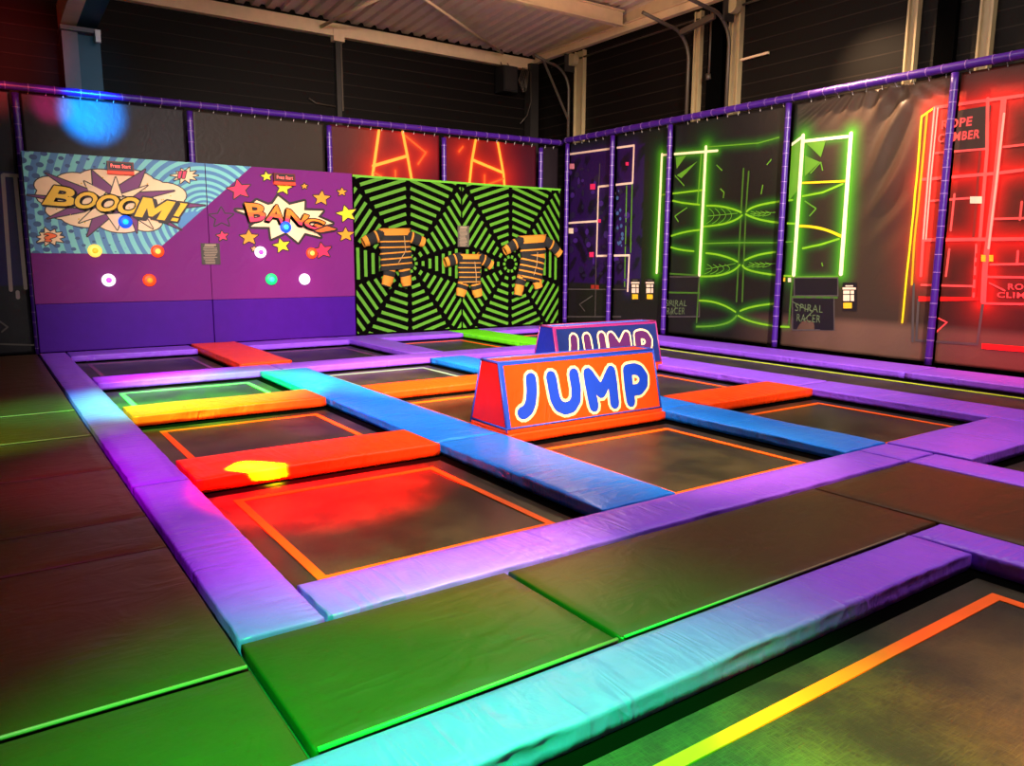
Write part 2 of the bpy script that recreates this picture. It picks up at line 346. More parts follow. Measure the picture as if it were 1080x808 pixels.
# corrugated roof deck, ribs running away from the viewer, rising a little toward the front
d = MB(); x = -4.0; prof = []
while x < 12.2:
    prof += [(x, 0), (x+.15, 0), (x+.18, .06), (x+.27, .06)]; x += .30
prof = [(a, b) for a, b in prof]; n = len(prof)
for yy, zz in ((YB, 6.42), (-2, 7.75)):
    d.v += [Vector((a, yy, zz+b)) for a, b in prof]
for yy, zz in ((YB, 6.5), (-2, 7.83)):
    d.v += [Vector((a, yy, zz+.06)) for a, b in prof]
for i in range(n-1):
    d.f += [(i, i+1, n+i+1, n+i), (2*n+i, 3*n+i, 3*n+i+1, 2*n+i+1)]; d.m += [0, 0]
structure(d.build('ceiling', M['deck']))
def roofz(y): return 6.42+(YB-y)*1.33/18.3
# eave beams and purlins
def ibeam(name, a, b, hgt, wid, mat, label):
    a, b = Vector(a), Vector(b); t = (b-a).normalized(); side = t.cross(Vector((0, 0, 1))).normalized(); up = side.cross(t)
    m = MB(); m.obox(a, b, side*.012, up*hgt/2)
    for s in (-1, 1): m.obox(a+up*s*hgt/2, b+up*s*hgt/2, side*wid/2, up*.012)
    return tag(m.build(name, mat), label, 'beam', 'roof steelwork')
structure(MB().box(-4, XR, YB-.16, YB-.002, 6.08, 6.33).build('trim_1', M['beam']))
ibeam('roof_beam', (XR-.16, 1, 6.40), (XR-.16, YB-.25, 6.30), .16, .14, M['beam'], 'cream steel beam along the top of the right wall under the roof deck')
ibeam('roof_beam', (-3.9, 12.75, 6.45), (XR-.35, 12.75, 6.45), .28, .14, M['beam'], 'cream steel roof beam crossing under the corrugated deck above the hall')
structure(MB().box(XR-.03, XR-.002, -2, YB-.2, 6.30, 7.7).build('trim_2', M['beam']))
def rod(name, a, b, r, mat, label, cat='brace'):
    return tag(MB().tube([a, b], r, 8).build(name, mat, None, True), label, cat, 'roof steelwork')
rod('roof_brace', (6.55, 13.0, 6.3), (10.75, 15.95, 6.28), .028, M['beam'], 'thin diagonal roof brace running down to the far corner speaker')
rod('roof_brace', (6.35, YB-.2, 6.2), (6.75, 13.5, 6.3), .035, M['beam'], 'thin roof brace running up from the slim dark post on the back wall')
# portal column and rafter at upper left
cl = thing('steel_column', (1.86, 16.05, -.6), 'grey box column with knee cap rising behind the comic panel at upper left', 'column')
MB().box(1.62, 1.86, 15.85, YB-.01, -.6, 5.32).build('column_shaft', M['duct'], cl)
MB().box(1.87, 2.22, 15.98, YB-.01, -.6, 5.32).build('side_panel', M['duct_blue_lit'], cl)
MB().box(1.60, 2.22, 15.78, YB-.01, 5.33, 5.40).build('knee_plate', M['duct'], cl)
ra = MB(); ra.obox((1.74, YB-.01, 5.62), (1.74, 6, 6.08), (.12, 0, 0), (0, 0, .2)); ra.build('rafter', M['beam'], cl)
ra = MB(); ra.obox((2.04, YB-.01, 5.66), (2.04, 6, 6.12), (.16, 0, 0), (0, 0, .18)); ra.build('rafter_casing', M['duct_blue_lit'], cl)
MB().box(2.12, 2.2, 15.72, 15.8, 5.18, 5.38).build('bracket', M['tie_white'], cl)
# slim post in the middle of the back wall and black column in the far corner
po = thing('slim_post', (6.75, YB-.05, 0), 'slim dark post with square head on the back wall above the comic panels', 'post')
MB().box(6.70, 6.80, YB-.1, YB-.005, 0, 5.98).build('shaft', M['dark_steel'], po)
MB().box(6.80, 6.83, YB-.12, YB-.005, 4.6, 5.98).build('conduit', M['grey_steel'], po)
MB().box(6.63, 6.87, YB-.18, YB-.005, 5.98, 6.22).build('post_head', M['beam'], po)
MB().tube([(6.1, YB-.04, 4.78), (6.25, YB-.05, 4.70), (6.68, YB-.05, 4.68)], .015, 6).build('cable_stub', M['grey_steel'], po, True)
structure(MB().box(11.62, 11.86, YB-.3, YB-.05, 0, 6.2).build('column_corner', M['dark_steel']))
cb = MB()
for k in range(4):
    q = [(11.5-.05*k, YB-.35, 6.05), (11.43-.06*k, YB-.315, 5.75), (11.46-.03*k, YB-.315, 5.5), (11.50-.02*k, YB-.315, 5.7), (11.55, YB-.312, 6.0)]
    cb.tube(q, .012, 6)
cb.tube([(11.6, YB-.312, 6.0), (11.62, YB-.318, 5.3), (11.5, YB-.318, 4.95), (11.3, YB-.318, 4.75)], .013, 6)
tag(cb.build('cable_bundle', M['grey_steel'], None, True), 'loose grey cables hanging beside the speaker in the far corner', 'cable')
sp = thing('loudspeaker', (10.9, YB-.28, 5.42), 'black loudspeaker hung under the roof beam in the far corner', 'speaker')
MB().box(10.70, 11.10, YB-.48, YB-.12, 5.42, 6.0).build('cabinet', M['speaker'], sp)
MB().box(10.73, 11.07, YB-.495, YB-.482, 5.46, 5.96).build('front_grille', M['dark_steel'], sp)
MB().tube([(10.8, YB-.3, 6.0), (10.8, YB-.2, 6.12)], .012, 6).tube([(11.0, YB-.3, 6.0), (11.0, YB-.2, 6.12)], .012, 6).build('hanger', M['grey_steel'], sp)

# right wall columns, roller-door tracks
def wallcol(name, y0, y1, mat, label, depth=.16, z1=6.2):
    m = MB(); m.box(XR-depth, XR-.004, y0, y0+.03, 0, z1); m.box(XR-depth, XR-.004, y1-.03, y1, 0, z1); m.box(XR-depth*.55, XR-.004, y0+.03, y1-.03, 0, z1)
    return tag(m.build(name, mat), label, 'column', 'wall columns')
wallcol('wall_column', 14.30, 14.62, M['cream_steel'], 'cream steel column on the right wall nearest the far corner', .1)
wallcol('wall_column', 10.82, 10.98, M['cream_steel'], 'slim cream column between the two curved door tracks on the right wall', .1)
wallcol('wall_column', 9.86, 10.12, M['cream_steel'], 'cream column with round drum beside the tall black pillar', .12, 6.25)
wallcol('wall_column', 6.58, 6.74, M['cream_steel'], 'cream column above the creased banner on the right wall', .12)
wallcol('wall_column', 5.52, 5.70, M['cream_steel'], 'cream column above the red neon banner at the right edge', .12)
structure(MB().box(XR-.12, XR-.003, 10.25, 10.6, 0, 6.2).build('column_dark', M['black']))
structure(MB().box(XR-.1, XR-.003, 6.02, 6.30, 0, 6.6).build('column_slim', M['black']))
def track(y, ztop, reach, label, brace=None, drum=None, wid=.034):
    t = thing('door_track', (XR-.3, y, 4.0), label, 'door track', 'curved door tracks')
    pts = [(XR-.2, y, 3.6), (XR-.2, y, ztop-.55)]
    for i in range(1, 9):
        a = math.pi/2*i/8; pts.append((XR-.2-.55*(1-math.cos(a)), y, ztop-.55+.55*math.sin(a)))
    pts.append((XR-.2-reach, y, ztop+.12)); MB().tube(pts, wid, 8).build('rail', M['grey_steel'], t, True)
    if brace: MB().tube([(XR-.2-reach*.75, y, ztop+.05), (XR-.2, y-.02, ztop-brace)], .03, 6).build('brace', M['grey_steel'], t)
    if drum:
        MB().tube([(XR-.35, y-drum, ztop+.1), (XR-.20, y-drum, ztop+.1)], .13, 16).build('cable_drum', M['cream_steel'], t)
        MB().box(XR-.45, XR-.18, y-drum+.05, y-drum+.09, ztop-.15, ztop+.22).build('drum_plate', M['dark_steel'], t)
    return t
track(14.68, 5.88, 1.0, 'curved grey door track with diagonal brace by the far corner', 1.2, .22)
track(11.0, 5.85, 1.25, 'curved grey door track in the middle of the right wall', None, None)
track(10.02, 5.92, 1.5, 'curved grey door track beside the column with the round drum', None, .12)
t_ = MB().obox((XR-.50, 10.95, 5.76), (XR-.55, 10.08, 5.85), (.0, .0, .05), (.03, .0, .0)); tag(t_.build('cross_bar', M['grey_steel']), 'flat grey bar joining the two curved door tracks', 'bar')
MBh = MB().tube([(XR-.145, 10.52, 4.95), (XR-.145, 10.52, 6.1)], .02, 6).tube([(XR-.17, 10.52, 4.98), (XR-.17, 10.50, 4.88)], .05, 8)
tag(MBh.build('pull_rod', M['grey_steel'], None, True), 'thin grey pull rod with knob on the black pillar', 'rod')
tag(MB().obox((XR-.05, 9.9, 5.12), (XR-.06, 9.25, 5.125), (0, 0, .018), (.02, 0, 0)).build('door_bolt', M['beam']), 'short cream door bolt sticking out beside the drum column', 'bolt')
rg = MB(); rg.tube([(XR-.08, 1.5, 6.10), (XR-.08, 15.5, 6.04)], .02, 6)
tag(rg.build('cable_pipe', M['grey_steel'], None, True), 'long grey cable pipe under the roof along the right wall', 'pipe')

# ------------------------------------------------------------------ dark floor mats
def slab_pad(name, x0, x1, y0, y1, z1, th, mat, label, cat, group, gather=.003, step=.06, crown=.006, r=.018, rot=0, sag=0):
    """a padded vinyl mat: crowned top, rounded gathered edges"""
    rs = random.Random(hash((round(x0, 2), round(y0, 2), round(x1, 2))))
    nx = max(3, min(70, int((x1-x0)/step))); ny = max(3, min(110, int((y1-y0)/step)))
    ph = [(rs.uniform(0, 6.28), rs.uniform(25, 95), rs.uniform(.4, 1)) for _ in range(6)]
    pw = [(rs.uniform(0, 6.28), rs.uniform(2, 6), rs.uniform(2, 6), rs.uniform(.3, 1)) for _ in range(5)]
    def top(x, y):
        a = (x-x0)/(x1-x0); b = (y-y0)/(y1-y0)
        c = (1-(2*a-1)**4)*(1-(2*b-1)**4); wv = sum(q*math.sin(kx*x+ky*y+p0) for p0, kx, ky, q in pw)/5
        return z1-.004+crown*c+wv*crown*.5
    mb = MB(); xs = [x0+r+(x1-x0-2*r)*i/nx for i in range(nx+1)]; ys = [y0+r+(y1-y0-2*r)*j/ny for j in range(ny+1)]
    for j in range(ny+1):
        for i in range(nx+1): mb.v.append(Vector((xs[i], ys[j], top(xs[i], ys[j]))))
    idx = lambda i, j: j*(nx+1)+i
    for j in range(ny):
        for i in range(nx): mb.f.append((idx(i, j), idx(i+1, j), idx(i+1, j+1), idx(i, j+1))); mb.m.append(0)
    per = [(i, 0) for i in range(nx)]+[(nx, j) for j in range(ny)]+[(i, ny) for i in range(nx, 0, -1)]+[(0, j) for j in range(ny, 0, -1)]
    prev = [idx(i, j) for i, j in per]; s = 0; arc = []
    for k, (i, j) in enumerate(per):
        arc.append(s); a, b = per[(k+1) % len(per)]; s += abs(xs[a]-xs[i])+abs(ys[b]-ys[j])
    for (out, dz, g) in ((.7*r, -.3*r, .5), (r-.003, -r, 1), (r-.002, -th*.6, 1), (r-.006, -th, .2)):
        cur = []
        for k, (i, j) in enumerate(per):
            sx = -1 if i == 0 else (1 if i == nx else 0); sy = -1 if j == 0 else (1 if j == ny else 0)
            gg = -abs(sum(q*math.sin(fq*arc[k]+p0) for p0, fq, q in ph))/2*gather*1.6*g
            if sx and sy: gg = 0
            mb.v.append(Vector((xs[i]+sx*(out+gg), ys[j]+sy*(out+gg), z1-.004+dz+gg*.4))); cur.append(len(mb.v)-1)
        for k in range(len(per)):
            k2 = (k+1) % len(per); mb.f.append((prev[k2], prev[k], cur[k], cur[k2])); mb.m.append(0)
        prev = cur
    mb.f.append(tuple(reversed(prev))); mb.m.append(0)
    o = mb.build(name, mat, None, True, ((x0+x1)/2, (y0+y1)/2, z1-th))
    return tag(o, label, cat, group)
G = .006
ML = [(8.80, 14.2, 'dark floor mat farthest back on the left, ending at the back wall'), (7.49, 8.78, 'dark floor mat between two green-lit seams on the far left'),
      (6.23, 7.47, 'dark left-hand floor mat in front of the green-lit seams'), (4.95, 6.21, 'dark left-hand floor mat glowing magenta beside the purple border joint'),
      (4.35, 4.93, 'narrow creased dark floor mat on the left, smallest of its column'), (2.83, 4.33, 'large plain dark floor mat on the left ending at a bright green seam'),
      (.2, 2.81, 'green-lit dark floor mat in the bottom left corner')]
M['edge_glint'] = plain('edge_glint_tan', (.22, .17, .09), .35)
def edge_glint(o, a, b, r=.009):  # pale strip stands for light catching the edge at the bright seams
    w_ = MB().tube([a, b], r, 8).build('edge_glint', M['edge_glint'], o, True); w_['label'] = 'pale strip for light caught on the mat edge'
for y0, y1, lb in ML:
    o = slab_pad('floor_mat', -2.6, .745, y0, y1, -.004, .062, M['mat'], lb, 'mat', 'dark floor mats', .002, .09, .004, .014)
    if y0 in (8.80, 7.49, 2.83): edge_glint(o, (-2.58, y0-.002, -.006), (.735, y0-.002, -.006), .007 if y0 > 3 else .009)
o = slab_pad('floor_mat', .765, 2.065, 2.19, 3.03, -.004, .062, M['mat'], 'olive green-lit floor mat between the two purple bars, left of a seam', 'mat', 'dark floor mats', .002, .07, .005, .014)
edge_glint(o, (.775, 2.188, -.004), (2.055, 2.188, -.004))
o = slab_pad('floor_mat', 2.085, 4.632, 2.19, 3.03, -.004, .062, M['mat'], 'long dark floor mat in the middle of the strip between the purple bars', 'mat', 'dark floor mats', .002, .07, .005, .014)
edge_glint(o, (2.095, 2.188, -.004), (4.27, 2.188, -.004), .006)
slab_pad('floor_mat', 4.646, 5.87, -.5, 3.03, -.004, .062, M['mat'], 'brown dark floor mat behind the corner of the front purple bars', 'mat', 'dark floor mats', .002, .09, .004, .014)

# ------------------------------------------------------------------ coloured pads
def pad(x0, x1, y0, y1, mat, label, z=0, th=.085, gather=.006, step=.05, crown=.008, r=.014):
    return slab_pad('safety_pad', x0+G/2, x1-G/2, y0+G/2, y1-G/2, z, th, M[mat if x1-x0 > y1-y0 else mat+'_long'], label, 'pad', 'trampoline safety pads', gather, step, crown, r)
pad(.765, 1.14, 5.62, 14.22, 'purple', 'long purple border pad on the left running back to the comic wall', step=.09)
pad(.765, 1.14, 3.05, 5.61, 'purple', 'purple border pad at the left front corner, magenta to lilac', gather=.003)
pad(1.145, 5.87, 3.05, 3.46, 'purple', 'long purple front bar behind the green-lit walkway', step=.05, gather=.008)
pad(-.6, 4.28, 1.82, 2.175, 'purple', 'nearest purple bar, turquoise at its left end', step=.026, gather=.014, th=.092, r=.016)
pad(4.285, 4.63, -.6, 2.175, 'purple', 'purple pad at the right end of the nearest bar', th=.092, r=.02)
pad(5.875, 6.29, -.6, 3.045, 'purple', 'purple pad leading to the right edge from the front bar corner', step=.07)
pad(6.30, 8.2, 2.76, 3.46, 'purple', 'broad purple pad at right closing the orange-lined trampoline', z=.012, th=.095)
pad(5.875, 6.295, 3.05, 3.46, 'purple', 'short purple corner pad where the front bar meets the right pads')
pad(8.205, 8.95, -.4, 5.74, 'purple', 'purple divider pad along the right, nearest of its row', step=.08)
pad(8.205, 8.95, 5.75, 8.5, 'purple', 'purple divider pad along the right, beside the orange cross pad', step=.06)
pad(8.205, 8.95, 8.51, 11.1, 'purple', 'purple divider pad along the right, partly behind the blue block', step=.06)
pad(10.52, 11.42, -.4, 5.60, 'purple', 'purple pad at the foot of the right wall under the red neon print', step=.1)
pad(10.52, 11.42, 5.61, 14.2, 'purple', 'long purple pad at the foot of the right wall under the green prints', step=.1)
pad(1.145, 3.42, 10.5, 11.1, 'purple', 'purple cross pad at far left with a magenta patch', gather=.008)
pad(3.425, 6.0, 10.5, 11.1, 'purple', 'purple cross pad behind the long blue pad with whitish front folds', gather=.008)
pad(6.005, 8.2, 10.5, 11.1, 'purple', 'purple cross pad behind the small far blue pad', gather=.007)
pad(8.955, 10.515, 10.5, 11.1, 'purple', 'purple cross pad behind the blue block near the right wall')
pad(1.145, 3.01, 13.55, 14.22, 'purple', 'purple pad at the foot of the BOOOM panel')
pad(3.79, 5.72, 13.55, 14.22, 'purple', 'purple pad at the foot of the BANG panel')
pad(5.725, 6.33, 11.105, 14.22, 'purple', 'purple divider pad reaching the joint of the comic and web walls', step=.06)
pad(6.335, 8.2, 13.55, 14.22, 'purple', 'purple pad at the foot of the left spider web')
pad(8.95, 10.515, 13.55, 14.22, 'purple', 'purple pad at the foot of the right spider web')
pad(3.10, 3.76, 5.60, 10.48, 'blue', 'long far blue pad running back from the red pad', step=.06, crown=.012)
pad(3.10, 3.76, 3.47, 5.59, 'blue', 'near blue pad in front of the orange block, shiny with folds', step=.04, crown=.014, gather=.007)
pad(5.72, 6.33, 5.60, 8.0, 'blue', 'small piece of blue pad right behind the orange block')
pad(5.72, 6.33, 3.47, 5.59, 'blue', 'blue pad at the right of the orange block', crown=.012, step=.04, gather=.006)
pad(5.72, 6.33, 8.01, 10.48, 'blue', 'small far blue pad left of the blue block', crown=.012)
pad(8.205, 8.945, 11.105, 14.22, 'green', 'bright green pad in front of the spider web wall', crown=.012)
pad(3.02, 3.78, 11.12, 14.15, 'orange', 'far orange pad in front of the comic panels', z=.03, th=.11, crown=.012)
pad(1.145, 3.09, 8.02, 8.65, 'orange', 'orange pad lit yellow-green at its left end', z=.02, th=.10, crown=.012)
pad(1.145, 3.09, 5.48, 6.14, 'orange', 'pad under the red spotlight with a yellow light patch', z=.015, th=.10, crown=.012)
pad(3.765, 5.715, 8.02, 8.65, 'orange', 'orange pad behind the orange block in the middle', crown=.012, gather=.008)
pad(3.765, 5.715, 5.46, 6.15, 'orange', 'orange pad carrying the orange block', crown=0.0)
pad(6.335, 8.2, 5.45, 6.12, 'orange', 'orange cross pad right of the orange block', crown=.012, z=.01, th=.095)
pad(6.335, 8.2, 8.02, 8.65, 'orange', 'orange pad carrying the blue block', crown=0.0)

# ------------------------------------------------------------------ trampolines
def trampoline(x0, x1, y0, y1, tape, label, sides='nswe', zb=-.115, inset=.20, tw=.055):
    t = thing('trampoline', ((x0+x1)/2, (y0+y1)/2, -.59), label, 'trampoline', 'trampoline beds')
    fr = MB(); e = .045
    for a in ((x0-e, x1+e, y0-e, y0-.005), (x0-e, x1+e, y1+.005, y1+e), (x0-e, x0-.005, y0-.005, y1+.005), (x1+.005, x1+e, y0-.005, y1+.005)): fr.box(*a, -.59, -.105)
    fr.build('frame', M['black'], t)
    b = MB(); nx, ny = 10, max(10, min(40, int((y1-y0)*5))); i0 = .05
    for k, zz in ((0, zb), (1, zb-.006)):
        for j in range(ny+1):
            for i in range(nx+1):
                a, c = i/nx, j/ny; sag = .012*16*a*(1-a)*c*(1-c)
                b.v.append(Vector((x0+i0+(x1-x0-2*i0)*a, y0+i0+(y1-y0-2*i0)*c, zz-sag*.6)))
    q = (nx+1)*(ny+1)
    for j in range(ny):
        for i in range(nx):
            a = j*(nx+1)+i; b.f += [(a, a+1, a+nx+2, a+nx+1), (q+a, q+a+nx+1, q+a+nx+2, q+a+1)]; b.m += [0, 0]
    b.build('jumping_bed', M['bed'], t, True)
    l = MB(); z0, z1 = zb-.002, zb+.004; X0, X1, Y0, Y1 = x0+inset, x1-inset, y0+inset, y1-inset
    if 's' in sides: l.box(X0, X1, Y0, Y0+tw, z0, z1)
    if 'n' in sides: l.box(X0, X1, Y1-tw, Y1, z0, z1)
    if 'w' in sides: l.box(X0, X0+tw, Y0+tw, Y1-tw, z0, z1)
    if 'e' in sides: l.box(X1-tw, X1, Y0+tw, Y1-tw, z0, z1)
    l.build('border_line', M[tape], t)
    sk = MB()
    for sx, xx in ((1, x0), (-1, x1)):
        sk.add([(xx, y0, -.10), (xx+sx*.055, y0+.05, zb-.004), (xx+sx*.055, y1-.05, zb-.004), (xx, y1, -.10)], [(0, 1, 2, 3)])
    for sy, yy in ((1, y0), (-1, y1)):
        sk.add([(x0, yy, -.10), (x0+.05, yy+sy*.055, zb-.004), (x1-.05, yy+sy*.055, zb-.004), (x1, yy, -.10)], [(0, 1, 2, 3)])
    sk.build('spring_gap_shade', M['black'], t)  # black sheet put in for the shade in the spring gap
    return t
trampoline(1.14, 3.10, 3.46, 5.48, 'tape_orange', 'front left trampoline with orange line, washed red by a spotlight')
trampoline(1.14, 3.10, 6.14, 8.02, 'tape_orange', 'trampoline between the red-lit pad and the yellow-lit orange pad')
trampoline(1.14, 3.10, 8.65, 10.5, 'tape_white', 'far left trampoline with turquoise-lit line under a green spotlight')
trampoline(1.14, 3.05, 11.1, 13.55, 'tape_purple', 'trampoline with purple line below the BOOOM panel')
trampoline(3.76, 5.72, 3.46, 5.46, 'tape_orange', 'trampoline with orange line in front of the orange block')
trampoline(3.76, 5.72, 6.15, 8.02, 'tape_orange', 'trampoline behind the orange block, mostly hidden by it')
trampoline(3.76, 5.72, 8.65, 10.5, 'tape_white', 'trampoline with pale line beside the long far blue pad')
trampoline(3.80, 5.72, 11.1, 13.55, 'tape_purple', 'trampoline with purple line below the BANG panel')
trampoline(6.33, 8.20, 3.46, 5.45, 'tape_orange', 'trampoline with orange line at right, beside the right blue pad')
trampoline(6.33, 8.20, 6.12, 8.02, 'tape_orange', 'trampoline between the two blocks at right')
trampoline(6.33, 8.20, 8.65, 10.5, 'tape_orange', 'trampoline behind the blue block, almost hidden')
trampoline(6.33, 8.20, 11.1, 13.55, 'tape_orange', 'trampoline with orange line below the left spider web')
trampoline(8.95, 10.52, 11.1, 13.55, 'tape_orange', 'small far trampoline right of the bright green pad')
trampoline(8.95, 10.52, -.3, 10.5, 'tape_yellow', 'long tumble track with yellow line along the right wall', inset=.15, tw=.045)
trampoline(-.6, 4.28, -.5, 1.82, 'tape_orange', 'nearest trampoline with wide orange line at the bottom right', inset=.185, tw=.06)
trampoline(6.30, 8.20, -.4, 2.76, 'tape_purple', 'trampoline with purple line cut off by the right edge')

# ------------------------------------------------------------------ JUMP blocks
def strokes_px(pl, lst): return [[pl.px(*p) for p in s] for s in lst]
Z1 = [(490+x/5.143, 330+y/5.143) for x, y in ((0, 0),)]
def zz(*pts): return [(490+x/5.143, 330+y/5.143) for x, y in pts]
JUMP = [zz((358, 358), (362, 420), (358, 480), (345, 520), (325, 540), (313, 544)),
        zz((467, 348), (478, 410), (490, 470), (510, 505), (545, 520), (580, 508), (602, 470), (603, 410), (590, 333)),
        zz((700, 505), (682, 420), (667, 330), (700, 375), (738, 432), (765, 380), (792, 318), (803, 400), (812, 490)),
        zz((900, 480), (888, 400), (880, 312), (915, 304), (945, 312), (968, 345), (968, 385), (945, 415), (900, 422))]
def block(x0, x1, y0, mats, inks, label, letters_from=None):
    ya, yb, yc, yd, h = y0, y0+.15, y0+.43, y0+.61, .62
    t = thing('jump_block', ((x0+x1)/2, (ya+yd)/2, .0), label, 'foam block', 'foam jump blocks')
    body = MB(); z0 = .004
    prof = [(ya, z0), (yb, h), (yc, h), (yd, z0)]
    vs = [(x0, a, b) for a, b in prof]+[(x1, a, b) for a, b in prof]
    body.add(vs, [(0, 1, 5, 4), (2, 3, 7, 6), (3, 0, 4, 7)], 0); body.add(vs, [(0, 3, 2, 1), (4, 5, 6, 7)], 1); body.add(vs, [(1, 2, 6, 5)], 2)
    o = body.build('foam_body', mats[:3], t); bv = o.modifiers.new('soft', 'BEVEL'); bv.width = .012; bv.segments = 2
    pp = MB(); r = .011
    for xx in (x0, x1):
        for (a, b) in ((prof[0], prof[1]), (prof[1], prof[2]), (prof[2], prof[3])): pp.tube([(xx, *a), (xx, *b)], r, 6)
    for q in (prof[1], prof[2]): pp.tube([(x0, *q), (x1, *q)], r, 6)
    zl = .03; fy = ya+.15*zl/h-.006
    pp.tube([(x0, fy, zl+.01), (x1, fy, zl+.01)], .009, 6); pp.tube([(x0-.003, fy, zl+.01), (x0-.003, yd-.01, zl+.01)], .009, 6)
    pp.build('piping', mats[3], t, True)
    base = MB().box(x0-.005, x1+.005, ya-.008, yd+.008, .001, .028); base.build('base_skirt', M['orange'], t)
    # a strip of coloured piping along the front edges
    n = Vector((0, -h, .15)).normalized()
    pl = Plane((x0, ya, z0), (1, 0, 0), (0, .15, h), n)
    wl = Art(pl, .003); Lf = math.hypot(.15, h); W = x1-x0
    wl.poly([(0, .03), (.045, .03), (.045, Lf), (0, Lf)], 0, mats[3]); wl.poly([(0, Lf-.035), (W, Lf-.035), (W, Lf), (0, Lf)], 0, mats[3])
    wl.build('edge_welt', t)
    a = Art(pl, .004)
    src = letters_from or pl; dx = 0
    for s in strokes_px(src, JUMP):
        a.stroke(s, .172, 1, inks[0]); a.stroke(s, .118, 2, inks[1])
    a.build('lettering', t)
    return t, pl
b1, pl1 = block(3.78, 5.69, 5.51, (M['orange'], M['red_side'], M['orange'], M['piping_blue']), (M['ink_cream'], M['ink_blue']), 'orange foam block with blue JUMP lettering, nearer of the two')
b2, pl2 = block(6.34, 8.26, 8.03, (M['navy'], M['royal'], M['blue'], M['piping_red']), (M['ink_cream'], M['ink_plum']), 'blue foam block with plum JUMP lettering behind the orange one', pl1)

# ------------------------------------------------------------------ comic target panels
YP = 14.25
PB = Plane((0, YP, 0), (1, 0, 0), (0, 0, 1), (0, -1, 0))
def swirl():
    """turquoise and blue rings that widen away from their centre, with a halftone of blue dots far out"""
    m, nt, b = nodes('comic_swirl'); L = nt.links.new; b.inputs['Roughness'].default_value = .5
    tc = N(nt, 'ShaderNodeNewGeometry'); cx, cz = 3.42, 2.18
    sub = N(nt, 'ShaderNodeVectorMath', operation='SUBTRACT'); sub.inputs[1].default_value = (cx, YP, cz); L(tc.outputs['Position'], sub.inputs[0])
    sc = N(nt, 'ShaderNodeVectorMath', operation='MULTIPLY'); sc.inputs[1].default_value = (1, 0, 1.0); L(sub.outputs[0], sc.inputs[0])
    ln = N(nt, 'ShaderNodeVectorMath', operation='LENGTH'); L(sc.outputs[0], ln.inputs[0])
    pw = N(nt, 'ShaderNodeMath', operation='POWER'); pw.inputs[1].default_value = .55; L(ln.outputs['Value'], pw.inputs[0])
    ml = N(nt, 'ShaderNodeMath', operation='MULTIPLY'); ml.inputs[1].default_value = 13.5; L(pw.outputs[0], ml.inputs[0])
    fr = N(nt, 'ShaderNodeMath', operation='FRACT'); L(ml.outputs[0], fr.inputs[0])
    gt = N(nt, 'ShaderNodeMath', operation='GREATER_THAN'); gt.inputs[1].default_value = .5; L(fr.outputs[0], gt.inputs[0])
    mix = N(nt, 'ShaderNodeMix', data_type='RGBA'); mix.inputs[6].default_value = (.17, .55, .52, 1); mix.inputs[7].default_value = (.055, .19, .40, 1); L(gt.outputs[0], mix.inputs[0])
    mp = N(nt, 'ShaderNodeMapping'); mp.inputs['Rotation'].default_value = (0, .5, 0); mp.inputs['Scale'].default_value = (6, 6, 8); L(tc.outputs['Position'], mp.inputs['Vector'])
    fv = N(nt, 'ShaderNodeVectorMath', operation='FRACTION'); L(mp.outputs[0], fv.inputs[0])
    s2 = N(nt, 'ShaderNodeVectorMath', operation='SUBTRACT'); s2.inputs[1].default_value = (.5, .5, .5); L(fv.outputs[0], s2.inputs[0])
    s3 = N(nt, 'ShaderNodeVectorMath', operation='MULTIPLY'); s3.inputs[1].default_value = (1, 0, 1); L(s2.outputs[0], s3.inputs[0])
    l2 = N(nt, 'ShaderNodeVectorMath', operation='LENGTH'); L(s3.outputs[0], l2.inputs[0])
    sx = N(nt, 'ShaderNodeSeparateXYZ'); L(tc.outputs['Position'], sx.inputs[0])
    rad = N(nt, 'ShaderNodeMapRange'); rad.inputs[1].default_value = 2.3; rad.inputs[2].default_value = .8; rad.inputs[3].default_value = 0; rad.inputs[4].default_value = .36; L(sx.outputs[0], rad.inputs[0])
    lt = N(nt, 'ShaderNodeMath', operation='LESS_THAN'); L(l2.outputs['Value'], lt.inputs[0]); L(rad.outputs[0], lt.inputs[1])
    m2 = N(nt, 'ShaderNodeMix', data_type='RGBA'); m2.inputs[7].default_value = (.02, .075, .20, 1); L(mix.outputs[2], m2.inputs[6]); L(lt.outputs[0], m2.inputs[0])
    L(m2.outputs[2], b.inputs['Base Color']); return m
M['swirl'] = swirl()
